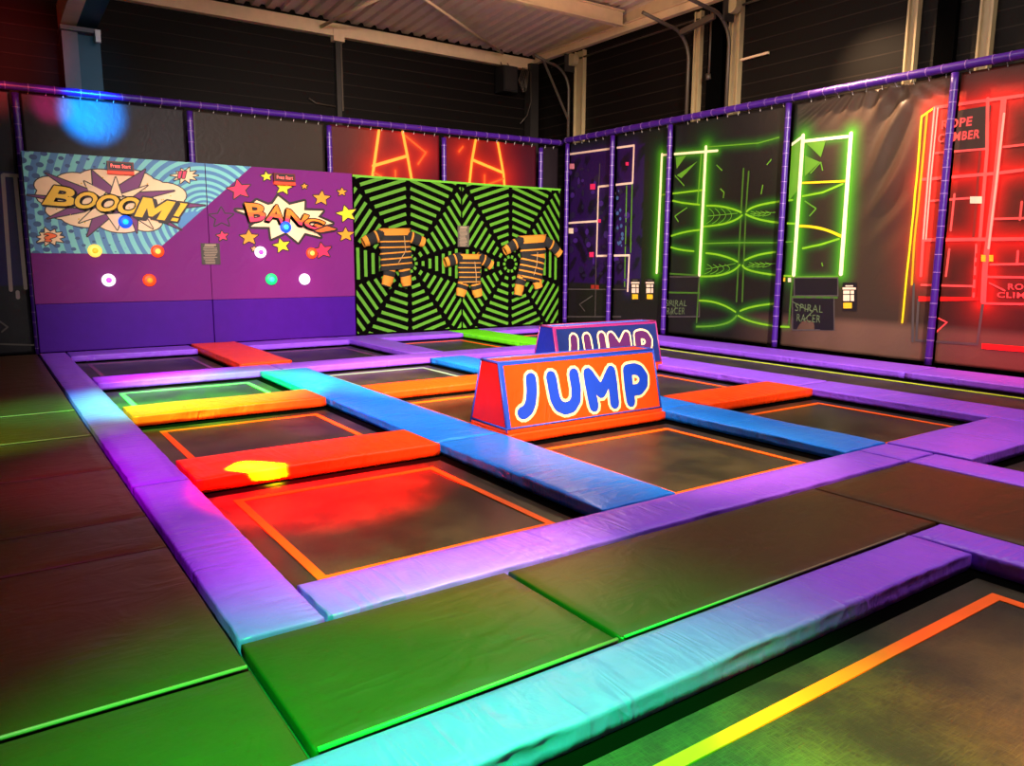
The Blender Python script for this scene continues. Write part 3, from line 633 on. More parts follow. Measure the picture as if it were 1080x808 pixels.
def halftone():
    m, nt, b = nodes('magenta_vinyl_print'); L = nt.links.new; b.inputs['Roughness'].default_value = .5; b.inputs['Specular IOR Level'].default_value = .12
    tc = N(nt, 'ShaderNodeNewGeometry'); mp = N(nt, 'ShaderNodeMapping'); mp.inputs['Scale'].default_value = (14, 14, 14); mp.inputs['Rotation'].default_value = (0, .6, 0); L(tc.outputs['Position'], mp.inputs['Vector'])
    vo = N(nt, 'ShaderNodeTexVoronoi'); vo.inputs['Randomness'].default_value = 0; vo.inputs['Scale'].default_value = 1; L(mp.outputs[0], vo.inputs['Vector'])
    sx = N(nt, 'ShaderNodeSeparateXYZ'); L(tc.outputs['Position'], sx.inputs[0])
    rad = N(nt, 'ShaderNodeMapRange'); rad.inputs[1].default_value = 5.0; rad.inputs[2].default_value = 6.3; rad.inputs[3].default_value = 0; rad.inputs[4].default_value = .6; L(sx.outputs[0], rad.inputs[0])
    lt = N(nt, 'ShaderNodeMath', operation='LESS_THAN'); L(vo.outputs['Distance'], lt.inputs[0]); L(rad.outputs[0], lt.inputs[1])
    hi = N(nt, 'ShaderNodeMath', operation='GREATER_THAN'); hi.inputs[1].default_value = 1.7; L(sx.outputs[2], hi.inputs[0])
    an = N(nt, 'ShaderNodeMath', operation='MULTIPLY'); L(lt.outputs[0], an.inputs[0]); L(hi.outputs[0], an.inputs[1])
    mix = N(nt, 'ShaderNodeMix', data_type='RGBA'); mix.inputs[6].default_value = (.155, .015, .16, 1); mix.inputs[7].default_value = (.085, .008, .10, 1); L(an.outputs[0], mix.inputs[0]); L(mix.outputs[2], b.inputs['Base Color'])
    no = N(nt, 'ShaderNodeTexNoise'); no.inputs['Scale'].default_value = 2.5; no.inputs['Detail'].default_value = 3; no.inputs['Distortion'].default_value = 1
    bp = N(nt, 'ShaderNodeBump'); bp.inputs['Strength'].default_value = .25; bp.inputs['Distance'].default_value = .05; L(tc.outputs['Position'], no.inputs['Vector']); L(no.outputs['Fac'], bp.inputs['Height']); L(bp.outputs[0], b.inputs['Normal'])
    return m
M['magenta'] = halftone()
ink = {k: plain('ink_'+k, v, .5) for k, v in {
    'cream': (.90, .62, .36), 'outline': (.014, .004, .007), 'plum': (.16, .016, .13), 'yellow': (.88, .50, .012), 'yellow_star': (.85, .60, .01), 'orange_star': (.92, .28, .012),
    'pink': (.85, .012, .09), 'orange': (.95, .22, .01), 'peach': (.95, .34, .14), 'deep_orange': (.75, .07, .05), 'hot': (.72, .03, .10), 'mid': (.95, .13, .015), 'dotted': (.70, .36, .012), 'blue': (.06, .22, .48)}.items()}
def clip(poly, inside, inter):
    out = []
    for i, p in enumerate(poly):
        q = poly[(i+1) % len(poly)]; a, b = inside(p), inside(q)
        if a: out.append(p)
        if a != b: out.append(inter(p, q))
    return out
def clip_axis(poly, ax, val, keep_less):
    if not poly: return poly
    ins = (lambda p: p[ax] <= val) if keep_less else (lambda p: p[ax] >= val)
    def it(p, q):
        t = (val-p[ax])/(q[ax]-p[ax]); return (p[0]+(q[0]-p[0])*t, p[1]+(q[1]-p[1])*t)
    return clip(poly, ins, it)
XS = 3.455   # seam between the two panels
LEFT, RIGHT, TOPZ, BAND = .785, 6.14, 3.10, .775
def panel(x0, x1, label, name='target_panel'):
    t = thing(name, ((x0+x1)/2, YP+.12, 0), label, 'wall panel', 'comic target panels')
    b = MB().box(x0, x1, YP, YP+.25, BAND, TOPZ); b.build('padded_face', M['magenta'], t)
    k = MB().box(x0, x1, YP-.004, YP+.25, .002, BAND-.006); o = k.build('kick_pad', M['purple_deep'], t); bv = o.modifiers.new('soft', 'BEVEL'); bv.width = .012; bv.segments = 2
    return t
pa = panel(LEFT, XS-.006, 'left comic target panel with BOOOM lettering on turquoise swirls'); pb = panel(XS+.006, RIGHT, 'right comic target panel with BANG lettering and stars on purple')
OFFR = {}
def art_on(t, fn, name='comic_print'):
    a = Art(PB, .003, .0012); fn(a); return a.build(name, t)
tri = [PB.px(22.5, 157.5), PB.px(265, 175), PB.px(161, 268), PB.px(34, 267)]
tri[0] = (LEFT, TOPZ); tri[1] = (tri[1][0], TOPZ); tri[3] = (LEFT, tri[3][1])
zs = lambda ox, oy, k, pts: [(ox+x/k, oy+y/k) for x, y in pts]
def comic_left(a):
    a.poly(clip_axis(tri, 0, XS-.006, True), 0, M['swirl'])
    # blue eye of the swirl
    (xa, ya_), (xb, yb_) = tri[1], tri[2]; side = lambda p: (xb-xa)*(p[1]-ya_)-(yb_-ya_)*(p[0]-xa)
    def cross(p, q): t = side(p)/(side(p)-side(q)); return (p[0]+(q[0]-p[0])*t, p[1]+(q[1]-p[1])*t)
    eye = [(3.26+.30*math.cos(t/20*2*math.pi), 2.12+.17*math.sin(t/20*2*math.pi)) for t in range(20)]
    a.poly(clip_axis(clip(eye, lambda p: side(p) <= 0, cross), 0, XS-.008, True), 1, ink['blue'])
    e = lambda pts: a.pxs(zs(30, 155, 8, pts))
    # cream cloud
    for c, r, ry in (((190, 330), 75, 60), ((400, 300), 95, 62), ((620, 290), 120, 78), ((860, 300), 130, 85), ((1000, 350), 110, 70), ((1150, 400), 115, 80), ((300, 540), 85, 55), ((500, 590), 130, 70), ((780, 630), 120, 75), ((990, 630), 85, 65), ((600, 430), 300, 125), ((880, 440), 270, 130)):
        u, v = e([c])[0]; k = 1/8/42.5
        a.disc((u, v), r*k+.018, 1, ink['outline'], 22, ry*k*.80+.018); a.disc((u, v), r*k, 2, ink['cream'], 22, ry*k*.80)
    rr = random.Random(11)
    for i in range(120):
        x, y = rr.uniform(150, 1220), rr.uniform(230, 690); (u, v), = e([(x, y)])
        if ((x-700)/520)**2+((y-460)/210)**2 < 1: a.disc((u, v), .012, 2.6, ink['dotted'], 6)
    # plum spikes with outlines
    spikes = [[(145, 222), (430, 420), (560, 380)], [(-10, 405), (200, 420), (200, 450)], [(535, 200), (545, 330), (700, 400), (760, 420), (690, 330)], [(985, 190), (760, 330), (760, 420), (905, 400)], [(1230, 370), (940, 385), (860, 430), (960, 440)], [(160, 605), (470, 545), (520, 520), (330, 520)],
              [(495, 755), (540, 615), (560, 560), (780, 540), (690, 590)], [(915, 725), (850, 560), (920, 590)], [(1290, 700), (960, 560), (1080, 570)], [(1490, 493), (1250, 470), (1250, 520)], [(470, 290), (650, 380), (620, 420), (520, 400)]]
    for i, s in enumerate(spikes):
        q = e(s); a.stroke(q, .035, 3, ink['outline'], True); a.poly(q, 4, ink['cream'] if i == 10 else ink['plum'])
    star = [[(735, 255), (690, 400), (790, 420)], [(1005, 325), (780, 400), (860, 430)], [(425, 640), (570, 500), (660, 560)], [(750, 700), (660, 570), (800, 560)], [(1050, 690), (890, 590), (980, 570)]]
    for s in star:
        q = e(s); a.stroke(q, .03, 5, ink['outline'], True); a.poly(q, 6, ink['cream'])
    quads = [('B', ((215, 325), (425, 355), (385, 510), (112, 485))), ('O', ((420, 372), (600, 390), (560, 522), (365, 520))), ('O', ((605, 395), (785, 415), (740, 548), (545, 545))), ('O', ((785, 415), (960, 435), (925, 570), (725, 565)))]
    def letter(ch, q, lay):
        for k in range(12):
            dx, dy = 1.25*math.cos(k*math.pi/6), 1.25*math.sin(k*math.pi/6)
            a.text(ch, [(x+dx, y+dy) for x, y in q], lay, ink['outline'], .03); a.text(ch, [(x+1.7+dx, y+1.2+dy) for x, y in q], lay, ink['outline'], .03)
        a.text(ch, q, lay+2, ink['yellow'], .03)
    for i, (c, q) in enumerate(quads): letter(c, zs(30, 155, 8, q), 8+3*i)
    mq = [PB.px(*p) for p in zs(110, 155, 8, ((325, 425), (600, 465), (505, 620), (250, 585)))]
    def inq(a_, b_): return tuple((mq[3][i]*(1-a_)+mq[2][i]*a_)*(1-b_)+(mq[0][i]*(1-a_)+mq[1][i]*a_)*b_ for i in (0, 1))
    mp_ = [inq(*p) for p in ((0, 0), (0, 1), (.27, 1), (.5, .52), (.73, 1), (1, 1), (1, 0), (.74, 0), (.74, .5), (.56, .10), (.44, .10), (.26, .5), (.26, 0))]
    a.stroke([(u+.045, v-.03) for u, v in mp_], .055, 22, ink['outline'], True); a.stroke(mp_, .055, 23, ink['outline'], True); a.poly(mp_, 24, ink['yellow'])
    ex = a.pxs(zs(110, 155, 8, ((620, 470), (700, 480), (625, 590), (575, 580)))); dt = a.pxs(zs(110, 155, 8, ((562, 595), (625, 605), (612, 630), (548, 620))))
    for q in (ex, dt): a.stroke(q, .06, 20, ink['outline'], True); a.poly(q, 21, ink['yellow'])
    # two small bursts
    def burst(cx, cy, rx, ry, n, seed):
        rr = random.Random(seed); pts = []
        for i in range(2*n):
            an = math.pi*i/n; k = (1.0+rr.uniform(0, .45)) if i % 2 == 0 else .72
            pts.append(PB.px(cx+rx*k*math.cos(an), cy+ry*k*math.sin(an)))
        a.stroke(pts, .03, 4, ink['outline'], True); a.poly(pts, 5, ink['cream'])
    burst(53, 250, 13.5, 7.5, 10, 3); burst(195, 185, 11, 6.2, 10, 5)
    
    for k in range(8): a.text('?', [(x+.8*math.cos(k*.785), y+.8*math.sin(k*.785)) for x, y in zs(20, 150, 5.05, ((130, 480), (205, 490), (185, 532), (130, 528)))], 7, ink['outline'], .04)
    a.text('?', zs(20, 150, 5.05, ((130, 480), (205, 490), (185, 532), (130, 528))), 8, ink['mid'], .04)
    for dx in (0, 9.0/2):
        q = a.pxs([(188.5+dx, 181), (192+dx, 180.5), (190+dx, 188), (187.5+dx, 188)]); a.stroke(q, .028, 6, ink['outline'], True); a.poly(q, 7, ink['hot'])
def starpoly(cx, cy, r, rot, sy=.82):
    return [PB.px(cx+(r if i % 2 == 0 else r*.46)*math.cos(rot+math.pi*i/5), cy-sy*(r if i % 2 == 0 else r*.46)*math.sin(rot+math.pi*i/5)) for i in range(10)]
def comic_right(a):
    a.poly(clip_axis(tri, 0, XS+.006, False), 0, M['swirl'])
    e = lambda pts: a.pxs(zs(245, 170, 8, pts))
    bs = e([(30, 412), (100, 415), (205, 330), (300, 370), (340, 360), (385, 295), (480, 370), (608, 338), (605, 415), (765, 420), (720, 470), (845, 525), (750, 545), (690, 590), (745, 640), (610, 605), (555, 685), (450, 600), (328, 655), (315, 555), (155, 552), (200, 520), (110, 440)])
    a.stroke(bs, .085, 2, ink['outline'], True); a.poly(bs, 3, ink['cream'])
    quads = [('B', ((100, 350), (285, 365), (275, 500), (150, 515))), ('A', ((330, 365), (415, 375), (440, 530), (280, 500))), ('N', ((455, 400), (645, 460), (590, 545), (440, 510))), ('G', ((640, 470), (790, 515), (720, 585), (580, 545)))]
    for i, (c, q) in enumerate(quads):
        q = zs(245, 170, 8, q); lay = 5+6*i
        [a.text(c, [(x+ox+1.1*math.cos(k*math.pi/6), y+oy+1.1*math.sin(k*math.pi/6)) for x, y in q], lay, ink['outline'], .03) for k in range(12) for ox, oy in ((0, 0), (-1.3, 1.3))]; a.text(c, q, lay+2, ink['orange'], .03); a.text(c, q, lay+3, ink['mid'], .03, below=.5); a.text(c, q, lay+4, ink['hot'], .03, below=.28)
    ex = e([(790, 550), (870, 575), (740, 600), (690, 590)]); a.stroke(ex, .06, 31, ink['outline'], True); a.poly(ex, 32, ink['mid'])
    st = [(252+.2, 200, 13, 'pink', 1.75), (281, 186, 6.2, 'yellow_star', 1.7), (299, 198, 9.3, 'yellow_star', 1.4), (321, 196.5, 3.6, 'orange_star', 1.6), (360.5, 202.5, 5.2, 'orange_star', 1.55), (339, 209, 9.5, 'orange_star', 1.5), (365.5, 225.5, 11, 'yellow_star', 1.8),
          (364.5, 247.5, 9, 'orange_star', 1.6), (262.5, 250.5, 10, 'orange_star', 1.6), (297, 259, 9.5, 'yellow_star', 1.8), (340, 264.5, 10.5, 'pink', 1.75), (234.5, 249, 6.5, 'pink', 1.7), (268, 262.5, 3.4, 'peach', 1.6), (233.5, 229.5, 13, 'plum', 1.6)]
    for i, (cx, cy, r, c, rot) in enumerate(st):
        q = starpoly(cx, cy, r, rot); a.stroke(q, .04, 1 if cx < 330 else 1, ink['outline'], True); a.poly(q, 2 if i not in (10,) else 2, ink[c] if c != 'plum' else M['magenta'])
art_on(pa, comic_left); art_on(pb, comic_right)
def ring_button(x, y, t, rim, core, label, r=.105):
    u, v = PB.px(x, y); m = MB(); P = lambda rr, off, k, n=20: PB.pt(u+rr*math.cos(2*math.pi*k/n), v+rr*math.sin(2*math.pi*k/n), off)
    def rings(specs, mat, nm, par):
        b = MB(); n = 20
        for rr, off in specs: b.v += [P(rr, off, k) for k in range(n)]
        for i in range(len(specs)-1):
            for k in range(n): b.f.append((i*n+k, i*n+(k+1) % n, (i+1)*n+(k+1) % n, (i+1)*n+k)); b.m.append(0)
        b.f.append(tuple((len(specs)-1)*n+k for k in range(n))); b.m.append(0)
        o = b.build(nm, mat, par, True); o['label'] = label if nm == 'target_button' else label.replace('button', 'button core'); return o
    bt = rings([(r, .003), (r*.98, .03), (r*.8, .045), (r*.45, .048)], rim, 'target_button', t)
    rings([(r*.42, .05), (r*.36, .058), (r*.1, .062)], core, 'button_core', bt)
    l = bpy.data.lights.new('button_glow', 'POINT'); l.energy = .5; l.color = rim.node_tree.nodes['Principled BSDF'].inputs['Emission Color'].default_value[:3]; l.shadow_soft_size = .08
    lo = bpy.data.objects.new('button_glow', l); C.objects.link(lo); lo.location = PB.pt(u, v, .14)
E_ = {k: emit('lit_'+k, c, s) for k, (c, s) in {'cyan': ((.0, .62, 1), 1.0), 'blue': ((.0, .09, 1), 1.0), 'orange': ((1, .40, .01), 1.0), 'gold': ((1, .62, .10), 1.05), 'red': ((1, .06, .005), 1.0), 'amber': ((1, .28, .01), 1.0), 'white': ((1, .9, 1), 1.2), 'magenta': ((.85, .05, .9), .9), 'green': ((0, .9, .2), .9), 'aqua': ((.05, 1, .9), 1.0)}.items()}
for x, y, t, r_, c_, lb in ((132, 234, pa, 'blue', 'cyan', 'lit blue target button under the BOOOM lettering'), (100, 264.5, pa, 'gold', 'orange', 'lit gold target button on the left'), (166, 265, pa, 'red', 'gold', 'lit red target button right of the gold one'),
                             (114.5, 295.5, pa, 'white', 'magenta', 'lit white target button at lower left'), (157.5, 295.5, pa, 'red', 'amber', 'lit red target button at the bottom'),
                             (301, 239.5, pb, 'blue', 'aqua', 'lit cyan target button under the BANG lettering'), (274.5, 266, pb, 'white', 'magenta', 'lit white and magenta target button'), (328.5, 267, pb, 'red', 'gold', 'lit red target button by the pink star'),
                             (286, 294.5, pb, 'green', 'aqua', 'lit green target button'), (321, 294.5, pb, 'white', 'white', 'lit white target button at lower right')):
    ring_button(x, y, t, E_[r_], E_[c_], lb)
M['led'] = emit('red_led', (1, .10, .08), 2.5); M['sign_red'] = plain('sign_red_face', (.12, .006, .006), .4); M['sign_strip'] = emit('orange_strip', (1, .06, .01), .5)
def start_sign(q, t, label):
    (u0, v0), (u1, v1) = PB.px(*q[0]), PB.px(*q[1]); vm = v0-(v0-v1)*.72
    b = MB(); lo = PB.pt(u0, vm, 0); hi = PB.pt(u1, v0, .07); b.box(lo.x, hi.x, hi.y, lo.y, lo.z, hi.z)
    o = b.build('start_sign', M['sign_red'], t); o['label'] = label
    pl = Plane((0, YP-.07, 0), (1, 0, 0), (0, 0, 1), (0, -1, 0)); a = Art(pl, .002)
    dx, dz = .025, .02; a.poly([(u0+dx, vm+dz), (u1-dx, vm+dz), (u1-dx, v0-dz), (u0+dx, v0-dz)], 0, M['speaker'])
    vs, fs, bb = glyphs('Press Start', .012); Wd = u1-u0-.10; Hh = (v0-vm)*.42
    a.mb.add([pl.pt(u0+.05+(x-bb[0])/(bb[1]-bb[0])*Wd, (v0+vm)/2-Hh/2+(y-bb[2])/(bb[3]-bb[2])*Hh, .004) for x, y in vs], fs, a.mi(M['led']))
    a.build('led_text', o)
    lo = PB.pt(u0, v1, .002); hi = PB.pt(u1, vm-.005, .075); MB().box(lo.x, hi.x, hi.y, lo.y, lo.z, hi.z).build('lit_strip', M['sign_strip'], o)
start_sign(((112, 170), (141, 185)), pa, 'red start sign above BOOOM'); start_sign(((287.5, 182.5), (310.5, 196)), pb, 'red start sign above BANG')
M['notice'] = plain('notice_board', (.030, .022, .018), .5); M['notice_ink'] = plain('notice_print', (.30, .22, .15), .6); M['notice_grey'] = plain('notice_wood', (.075, .062, .045), .6)
def notice(x0, y0, x1, y1, pl, rows, label, mat):
    (u0, v0), (u1, v1) = pl.px(x0, y0), pl.px(x1, y1)
    t = thing('notice_board', pl.pt((u0+u1)/2, v1, .02), label, 'notice')
    m = MB(); lo = pl.pt(u0, v1, .004); hi = pl.pt(u1, v0, .016); m.box(lo.x, hi.x, hi.y, lo.y, lo.z, hi.z); m.build('board', mat, t)
    a = Art(pl, .018); rr = random.Random(rows)
    for i in range(rows):
        v = v0-.03-(v0-v1-.05)*i/(rows-1); a0 = u0+.03+rr.uniform(0, .03); a1 = u1-.03-rr.uniform(0, (u1-u0)*.25)
        if i == 0: a0, a1 = u0+(u1-u0)*.2, u1-(u1-u0)*.2
        a.stroke([(a0, v), (a1, v)], .012 if i else .03, 0, M['notice_ink'], cap=False)
    a.build('small_print', t)
notice(211.5, 256.5, 232.5, 279, PB, 13, 'dark notice board with small print across the seam of the comic panels', M['notice'])

# ------------------------------------------------------------------ spider web wall
WX0, WX1, WZ = 6.155, 11.22, 3.08
YW = 14.26
PW = Plane((0, YW, 0), (1, 0, 0), (0, 0, 1), (0, -1, 0))
M['web_black'] = plain('web_black', (.0025, .002, .002), .9, 0, .0); M['web_green'] = plain('web_green', (.07, .25, .006), .6); M['web_trim'] = plain('web_edge', (.12, .45, .02), .5)
wt = thing('velcro_wall', ((WX0+WX1)/2, YW+.12, 0), 'black velcro wall printed with two green spider webs', 'velcro wall')
MB().box(WX0, WX1, YW, YW+.24, .002, WZ).build('padded_face', M['web_black'], wt)
aw = Art(PW, .003); xm = PW.px(487, 280)[0]
for cpx, lo_, hi_ in (((431.5, 278), WX0+.02, xm-.02), ((538, 278.5), xm+.02, WX1-.02)):
    c = PW.px(*cpx)
    for k in range(10):
        an = math.radians(36*k); ex, ey = math.cos(an), math.sin(an)
        for i in range(1, 26):
            ap = i*.159; hf = ap*math.tan(math.radians(18))-.055; th = .033
            if hf <= .02: hf = .03
            q = [(c[0]+ex*(ap+s*th)-ey*h_, c[1]+ey*(ap+s*th)+ex*h_) for s, h_ in ((-1, -hf), (1, -hf-s_adj if False else -hf), (1, hf), (-1, hf))]
            q = clip_axis(clip_axis(clip_axis(clip_axis(q, 0, lo_, False), 0, hi_, True), 1, .03, False), 1, WZ-.02, True)
            if len(q) > 2: aw.poly(q, 1, M['web_green'])
aw.build('web_print', wt)
MB().box(WX0, WX1, YW-.012, YW-.001, WZ-.035, WZ+.004).build('top_edge', M['web_trim'], wt)
MB().box(xm-.006, xm+.006, YW-.005, YW-.001, .01, WZ-.04).build('seam', M['web_black'], wt)
notice(482.5, 238, 494.5, 260.5, PW, 16, 'grey notice board with small print in the middle of the spider web wall', M['notice_grey'])

# three velcro suits stuck on the web wall
M['suit_orange'] = vinyl('suit_orange_cloth', (.55, .20, .012), .8, .5, (20, 20, 20)); M['suit_black'] = vinyl('suit_black_cloth', (.006, .005, .005), .85, .5, (20, 20, 20)); M['zip'] = plain('zip_grey', (.35, .22, .10), .4)
def limb(mb, path, wd, depth, bands, off=.005):
    """flattened cloth tube along a path on the wall: path in wall (u,v), widths, band = (from,to,material)"""
    n = 14; k = len(path)*7; L = [0]
    for a, b in zip(path[:-1], path[1:]): L.append(L[-1]+math.hypot(b[0]-a[0], b[1]-a[1]))
    T = L[-1]; b0 = len(mb.v); cuts = sorted(set([0, T]+[T*c for b in bands for c in b[:2]]+[T*i/(k) for i in range(k+1)]))
    rings = []
    for sarc in cuts:
        i = max(j for j in range(len(path)-1) if L[j] <= sarc+1e-9); t = (sarc-L[i])/(L[i+1]-L[i]); t = min(max(t, 0), 1)
        p = (path[i][0]+(path[i+1][0]-path[i][0])*t, path[i][1]+(path[i+1][1]-path[i][1])*t); w_ = wd[i]+(wd[i+1]-wd[i])*t
        d = (path[i+1][0]-path[i][0], path[i+1][1]-path[i][1]); l = math.hypot(*d); nx, ny = -d[1]/l, d[0]/l
        w_ *= 1+.05*math.sin(sarc*47+p[0]*13)
        rings.append(sarc)
        for j in range(n):
            a = 2*math.pi*j/n; cu = math.cos(a)*w_/2; de = math.sin(a)*depth/2+depth/2+off
            q = PW.pt(p[0]+nx*cu, p[1]+ny*cu, de); mb.v.append(q)
    for i in range(len(rings)-1):
        mid = (rings[i]+rings[i+1])/2/T; mi = 0
        for c0, c1, mm in bands:
            if c0 <= mid <= c1: mi = mm
        for j in range(n): mb.f.append((b0+i*n+j, b0+i*n+(j+1) % n, b0+(i+1)*n+(j+1) % n, b0+(i+1)*n+j)); mb.m.append(mi)
    mb.f.append(tuple(b0+j for j in range(n))); mb.m.append(mb.m[-1]); e = b0+(len(rings)-1)*n; mb.f.append(tuple(e+j for j in reversed(range(n)))); mb.m.append(mb.m[-1])
def suit(torso, tw, arms, legs, stripes, label, zipl):
    t = thing('velcro_suit', PW.pt(*PW.px(*torso[-1]), .06), label, 'velcro suit', 'striped velcro suits')
    k = 1/52; P = lambda pts: [PW.px(*p) for p in pts]
    m = MB(); limb(m, P(torso), [w_/43 for w_ in tw], .17, [(0, .17, 1)]+[(a, a+.034, 1) for a in stripes]); m.build('torso', [M['suit_black'], M['suit_orange']], t, True)
    for a in arms:
        m = MB(); limb(m, P(a), [.22, .24, .20], .13, [(.38, .46, 1), (.80, 1, 1)], .02); m.build('sleeve', [M['suit_black'], M['suit_orange']], t, True)
    for a in legs:
        m = MB(); limb(m, P(a), [.26, .25, .20], .14, [(.12, .22, 1), (.48, .96, 1)], .01); m.build('trouser_leg', [M['suit_black'], M['suit_orange']], t, True)
    m = MB(); m.tube([PW.pt(*PW.px(*q), .182) for q in zipl], .009, 6); m.build('zip', M['zip'], t)
suit([(414, 241), (415, 262), (417, 284)], [31, 29, 32], [[(405, 246), (392, 251), (381, 256)], [(422, 247), (436, 252), (445, 256)]], [[(410, 281), (408, 292), (405, 302)], [(424, 281), (426, 292), (427, 302)]], [.30, .44, .57, .71, .85], 'striped velcro suit hanging left on the web wall', [(422, 249), (423.5, 265), (416, 277)])
suit([(493, 268), (493, 285), (493, 299)], [26, 24, 24], [[(485, 271), (476, 274), (467, 277)], [(501, 271), (509, 275), (516, 280)]], [[(487, 297), (485, 305), (483, 313)], [(499, 297), (500.5, 305), (502.5, 313)]], [.28, .44, .60, .76, .92], 'smallest striped velcro suit in the middle of the web wall', [(496, 276), (497.5, 290), (497.5, 298)])
suit([(559, 248), (560, 270), (556, 296)], [34, 29, 30], [[(549, 253), (539, 259), (530, 265)], [(571, 253), (580, 259), (588, 268)]], [[(549, 290), (546, 300), (544, 312)], [(561, 289), (564, 296), (566, 304)]], [.30, .42, .55, .68, .80, .92], 'striped velcro suit hanging right on the web wall, leaning', [(562, 266), (561, 280), (558, 290)])

# ------------------------------------------------------------------ fence: posts, rails, banners
def sleeve(name, a, b, r, label, cat, pitch=.21, group='purple foam fence posts'):
    a, b = Vector(a), Vector(b); t = thing(name, a, label, cat, group); L = (b-a).length; d = (b-a)/L
    n = max(2, int(L/.15)); MB().tube([a+d*L*i/n for i in range(n+1)], [r*(1+.03*math.sin(i*2.1)) for i in range(n+1)], 12).build('foam_sleeve', M['foam'], t, True)
    tm = MB(); rr = random.Random(int(L*100)+int(a.x*10)); s = .1
    while s < L-.05:
        tm.tube([a+d*s, a+d*(s+.010)], r*1.06, 10); s += pitch*rr.uniform(.75, 1.25)
    tm.build('cable_ties', M['tie'], t); return t
YF, XF, ZT = 14.62, 11.53, 4.10
for x, lb in ((.79, 'purple fence post at the left edge of the comic panels'), (3.34, 'purple fence post above the middle of the comic panels'), (5.86, 'purple fence post above the right end of the comic panels'), (8.38, 'purple fence post above the middle of the web wall'), (10.92, 'thin purple fence post near the corner above the web wall'),):
    sleeve('fence_post', (x, YF, -.06), (x, YF, ZT-.10), .05, lb, 'fence post')
for y, lb in ((14.42, 'purple fence post in the corner beside the web wall'), (12.88, 'purple fence post across the purple climbing print'), (11.2, 'purple fence post across the left edge of the green print'), (8.5, 'purple fence post in the middle of the right wall'), (5.8, 'purple fence post across the red print, nearest')):
    sleeve('fence_post', (XF, y, .004), (XF, y, ZT+.02), .05, lb, 'fence post')
sleeve('fence_rail', (-2.6, YF, ZT-.02), (11.52, YF, ZT+.06), .058, 'purple padded top rail along the back fence', 'fence rail', .3, 'padded fence rails')
sleeve('fence_rail', (XF, 14.55, ZT+.10), (XF, 2.0, ZT+.10), .062, 'purple padded top rail along the right fence', 'fence rail', .28, 'padded fence rails')

PR = Plane((XF+.10, 0, 0), (0, 1, 0), (0, 0, 1), (-1, 0, 0))
PK = Plane((0, YF+.10, 0), (1, 0, 0), (0, 0, 1), (0, -1, 0))
def folds(u, v):
    """hanging creases at the top of the bay between the posts at 5.8 and 8.5"""
    if not 5.8 < u < 8.5: return 0.0
    rdg = lambda t: 1-2*abs(math.sin(t))**1.4
    sm = lambda a: max(0, min(1, a))**2*(3-2*max(0, min(1, a)))
    e = min(sm((u-5.8)/.3), sm((8.5-u)/.3))
    top = sm((v-3.62)/.35); mid = math.exp(-((u-6.72)/.30)**2)*sm((v-1.3)/1.6)
    t1 = (v+(u-6.6)*1.5)*4.4+.5*math.sin(v*3); t2 = ((u-6.9)*2.6/(4.6-v)+.3*math.sin(v*2.5))*3.1
    return (.060*rdg(t1)*mid+.020*rdg(t2)*top+.014*math.sin(t1*2.3+1)*mid+0)*e+.012*math.sin(u*8+v*2)*sm((.66-v)/.4)*e
PR.disp = folds
neon = []   # (segment in plane coords, colour, reach, strength)
def banner(name, pl, u0, u1, v0, v1, basef, glows, label, step=.05, flip=False):
    nu, nv = max(2, int((u1-u0)/step)), max(2, int((v1-v0)/step))
    U_, V_ = np.meshgrid(np.linspace(u0, u1, nu+1), np.linspace(v0, v1, nv+1)); col = np.zeros(U_.shape+(3,))
    for c in range(3): col[..., c] = basef(U_, V_)[c]
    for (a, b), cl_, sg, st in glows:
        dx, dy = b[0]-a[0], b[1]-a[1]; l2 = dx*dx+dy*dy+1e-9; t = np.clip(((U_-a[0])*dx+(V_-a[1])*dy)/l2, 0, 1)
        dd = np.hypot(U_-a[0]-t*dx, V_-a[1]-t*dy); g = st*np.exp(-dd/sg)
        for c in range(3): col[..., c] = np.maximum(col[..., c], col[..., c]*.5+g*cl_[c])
    mb = MB(); mb.v = [pl.pt(float(U_[j, i]), float(V_[j, i])) for j in range(nv+1) for i in range(nu+1)]
    for j in range(nv):
        for i in range(nu):
            a = j*(nu+1)+i; q = (a, a+1, a+nu+2, a+nu+1); mb.f.append(q if (pl.U.cross(pl.V)).dot(pl.N) > 0 else q[::-1]); mb.m.append(0)
    root = thing(name, pl.pt((u0+u1)/2, v0, -.01), label, 'banner', 'printed fence banners')
    o = mb.build('banner_cloth', M['print'], root, True); me = o.data
    ca = me.color_attributes.new('ink', 'FLOAT_COLOR', 'POINT'); arr = np.ones(((nu+1)*(nv+1), 4), dtype=np.float32); arr[:, :3] = np.clip(col, 0, .95).reshape(-1, 3); ca.data.foreach_set('color', arr.ravel())
    sol = o.modifiers.new('cloth', 'SOLIDIFY'); sol.thickness = .006; sol.offset = -1
    ey = MB(); uu = u0+.12                                   # pale lacing along top edge
    while uu < u1-.1:
        p0, p1 = pl.pt(uu, v1-.03, .012), pl.pt(uu+.015, v1+.03, .012); ey.tube([p0, p1], .005, 5); uu += .24
    ey.build('lacing', M['tie_white'], root)
    return root
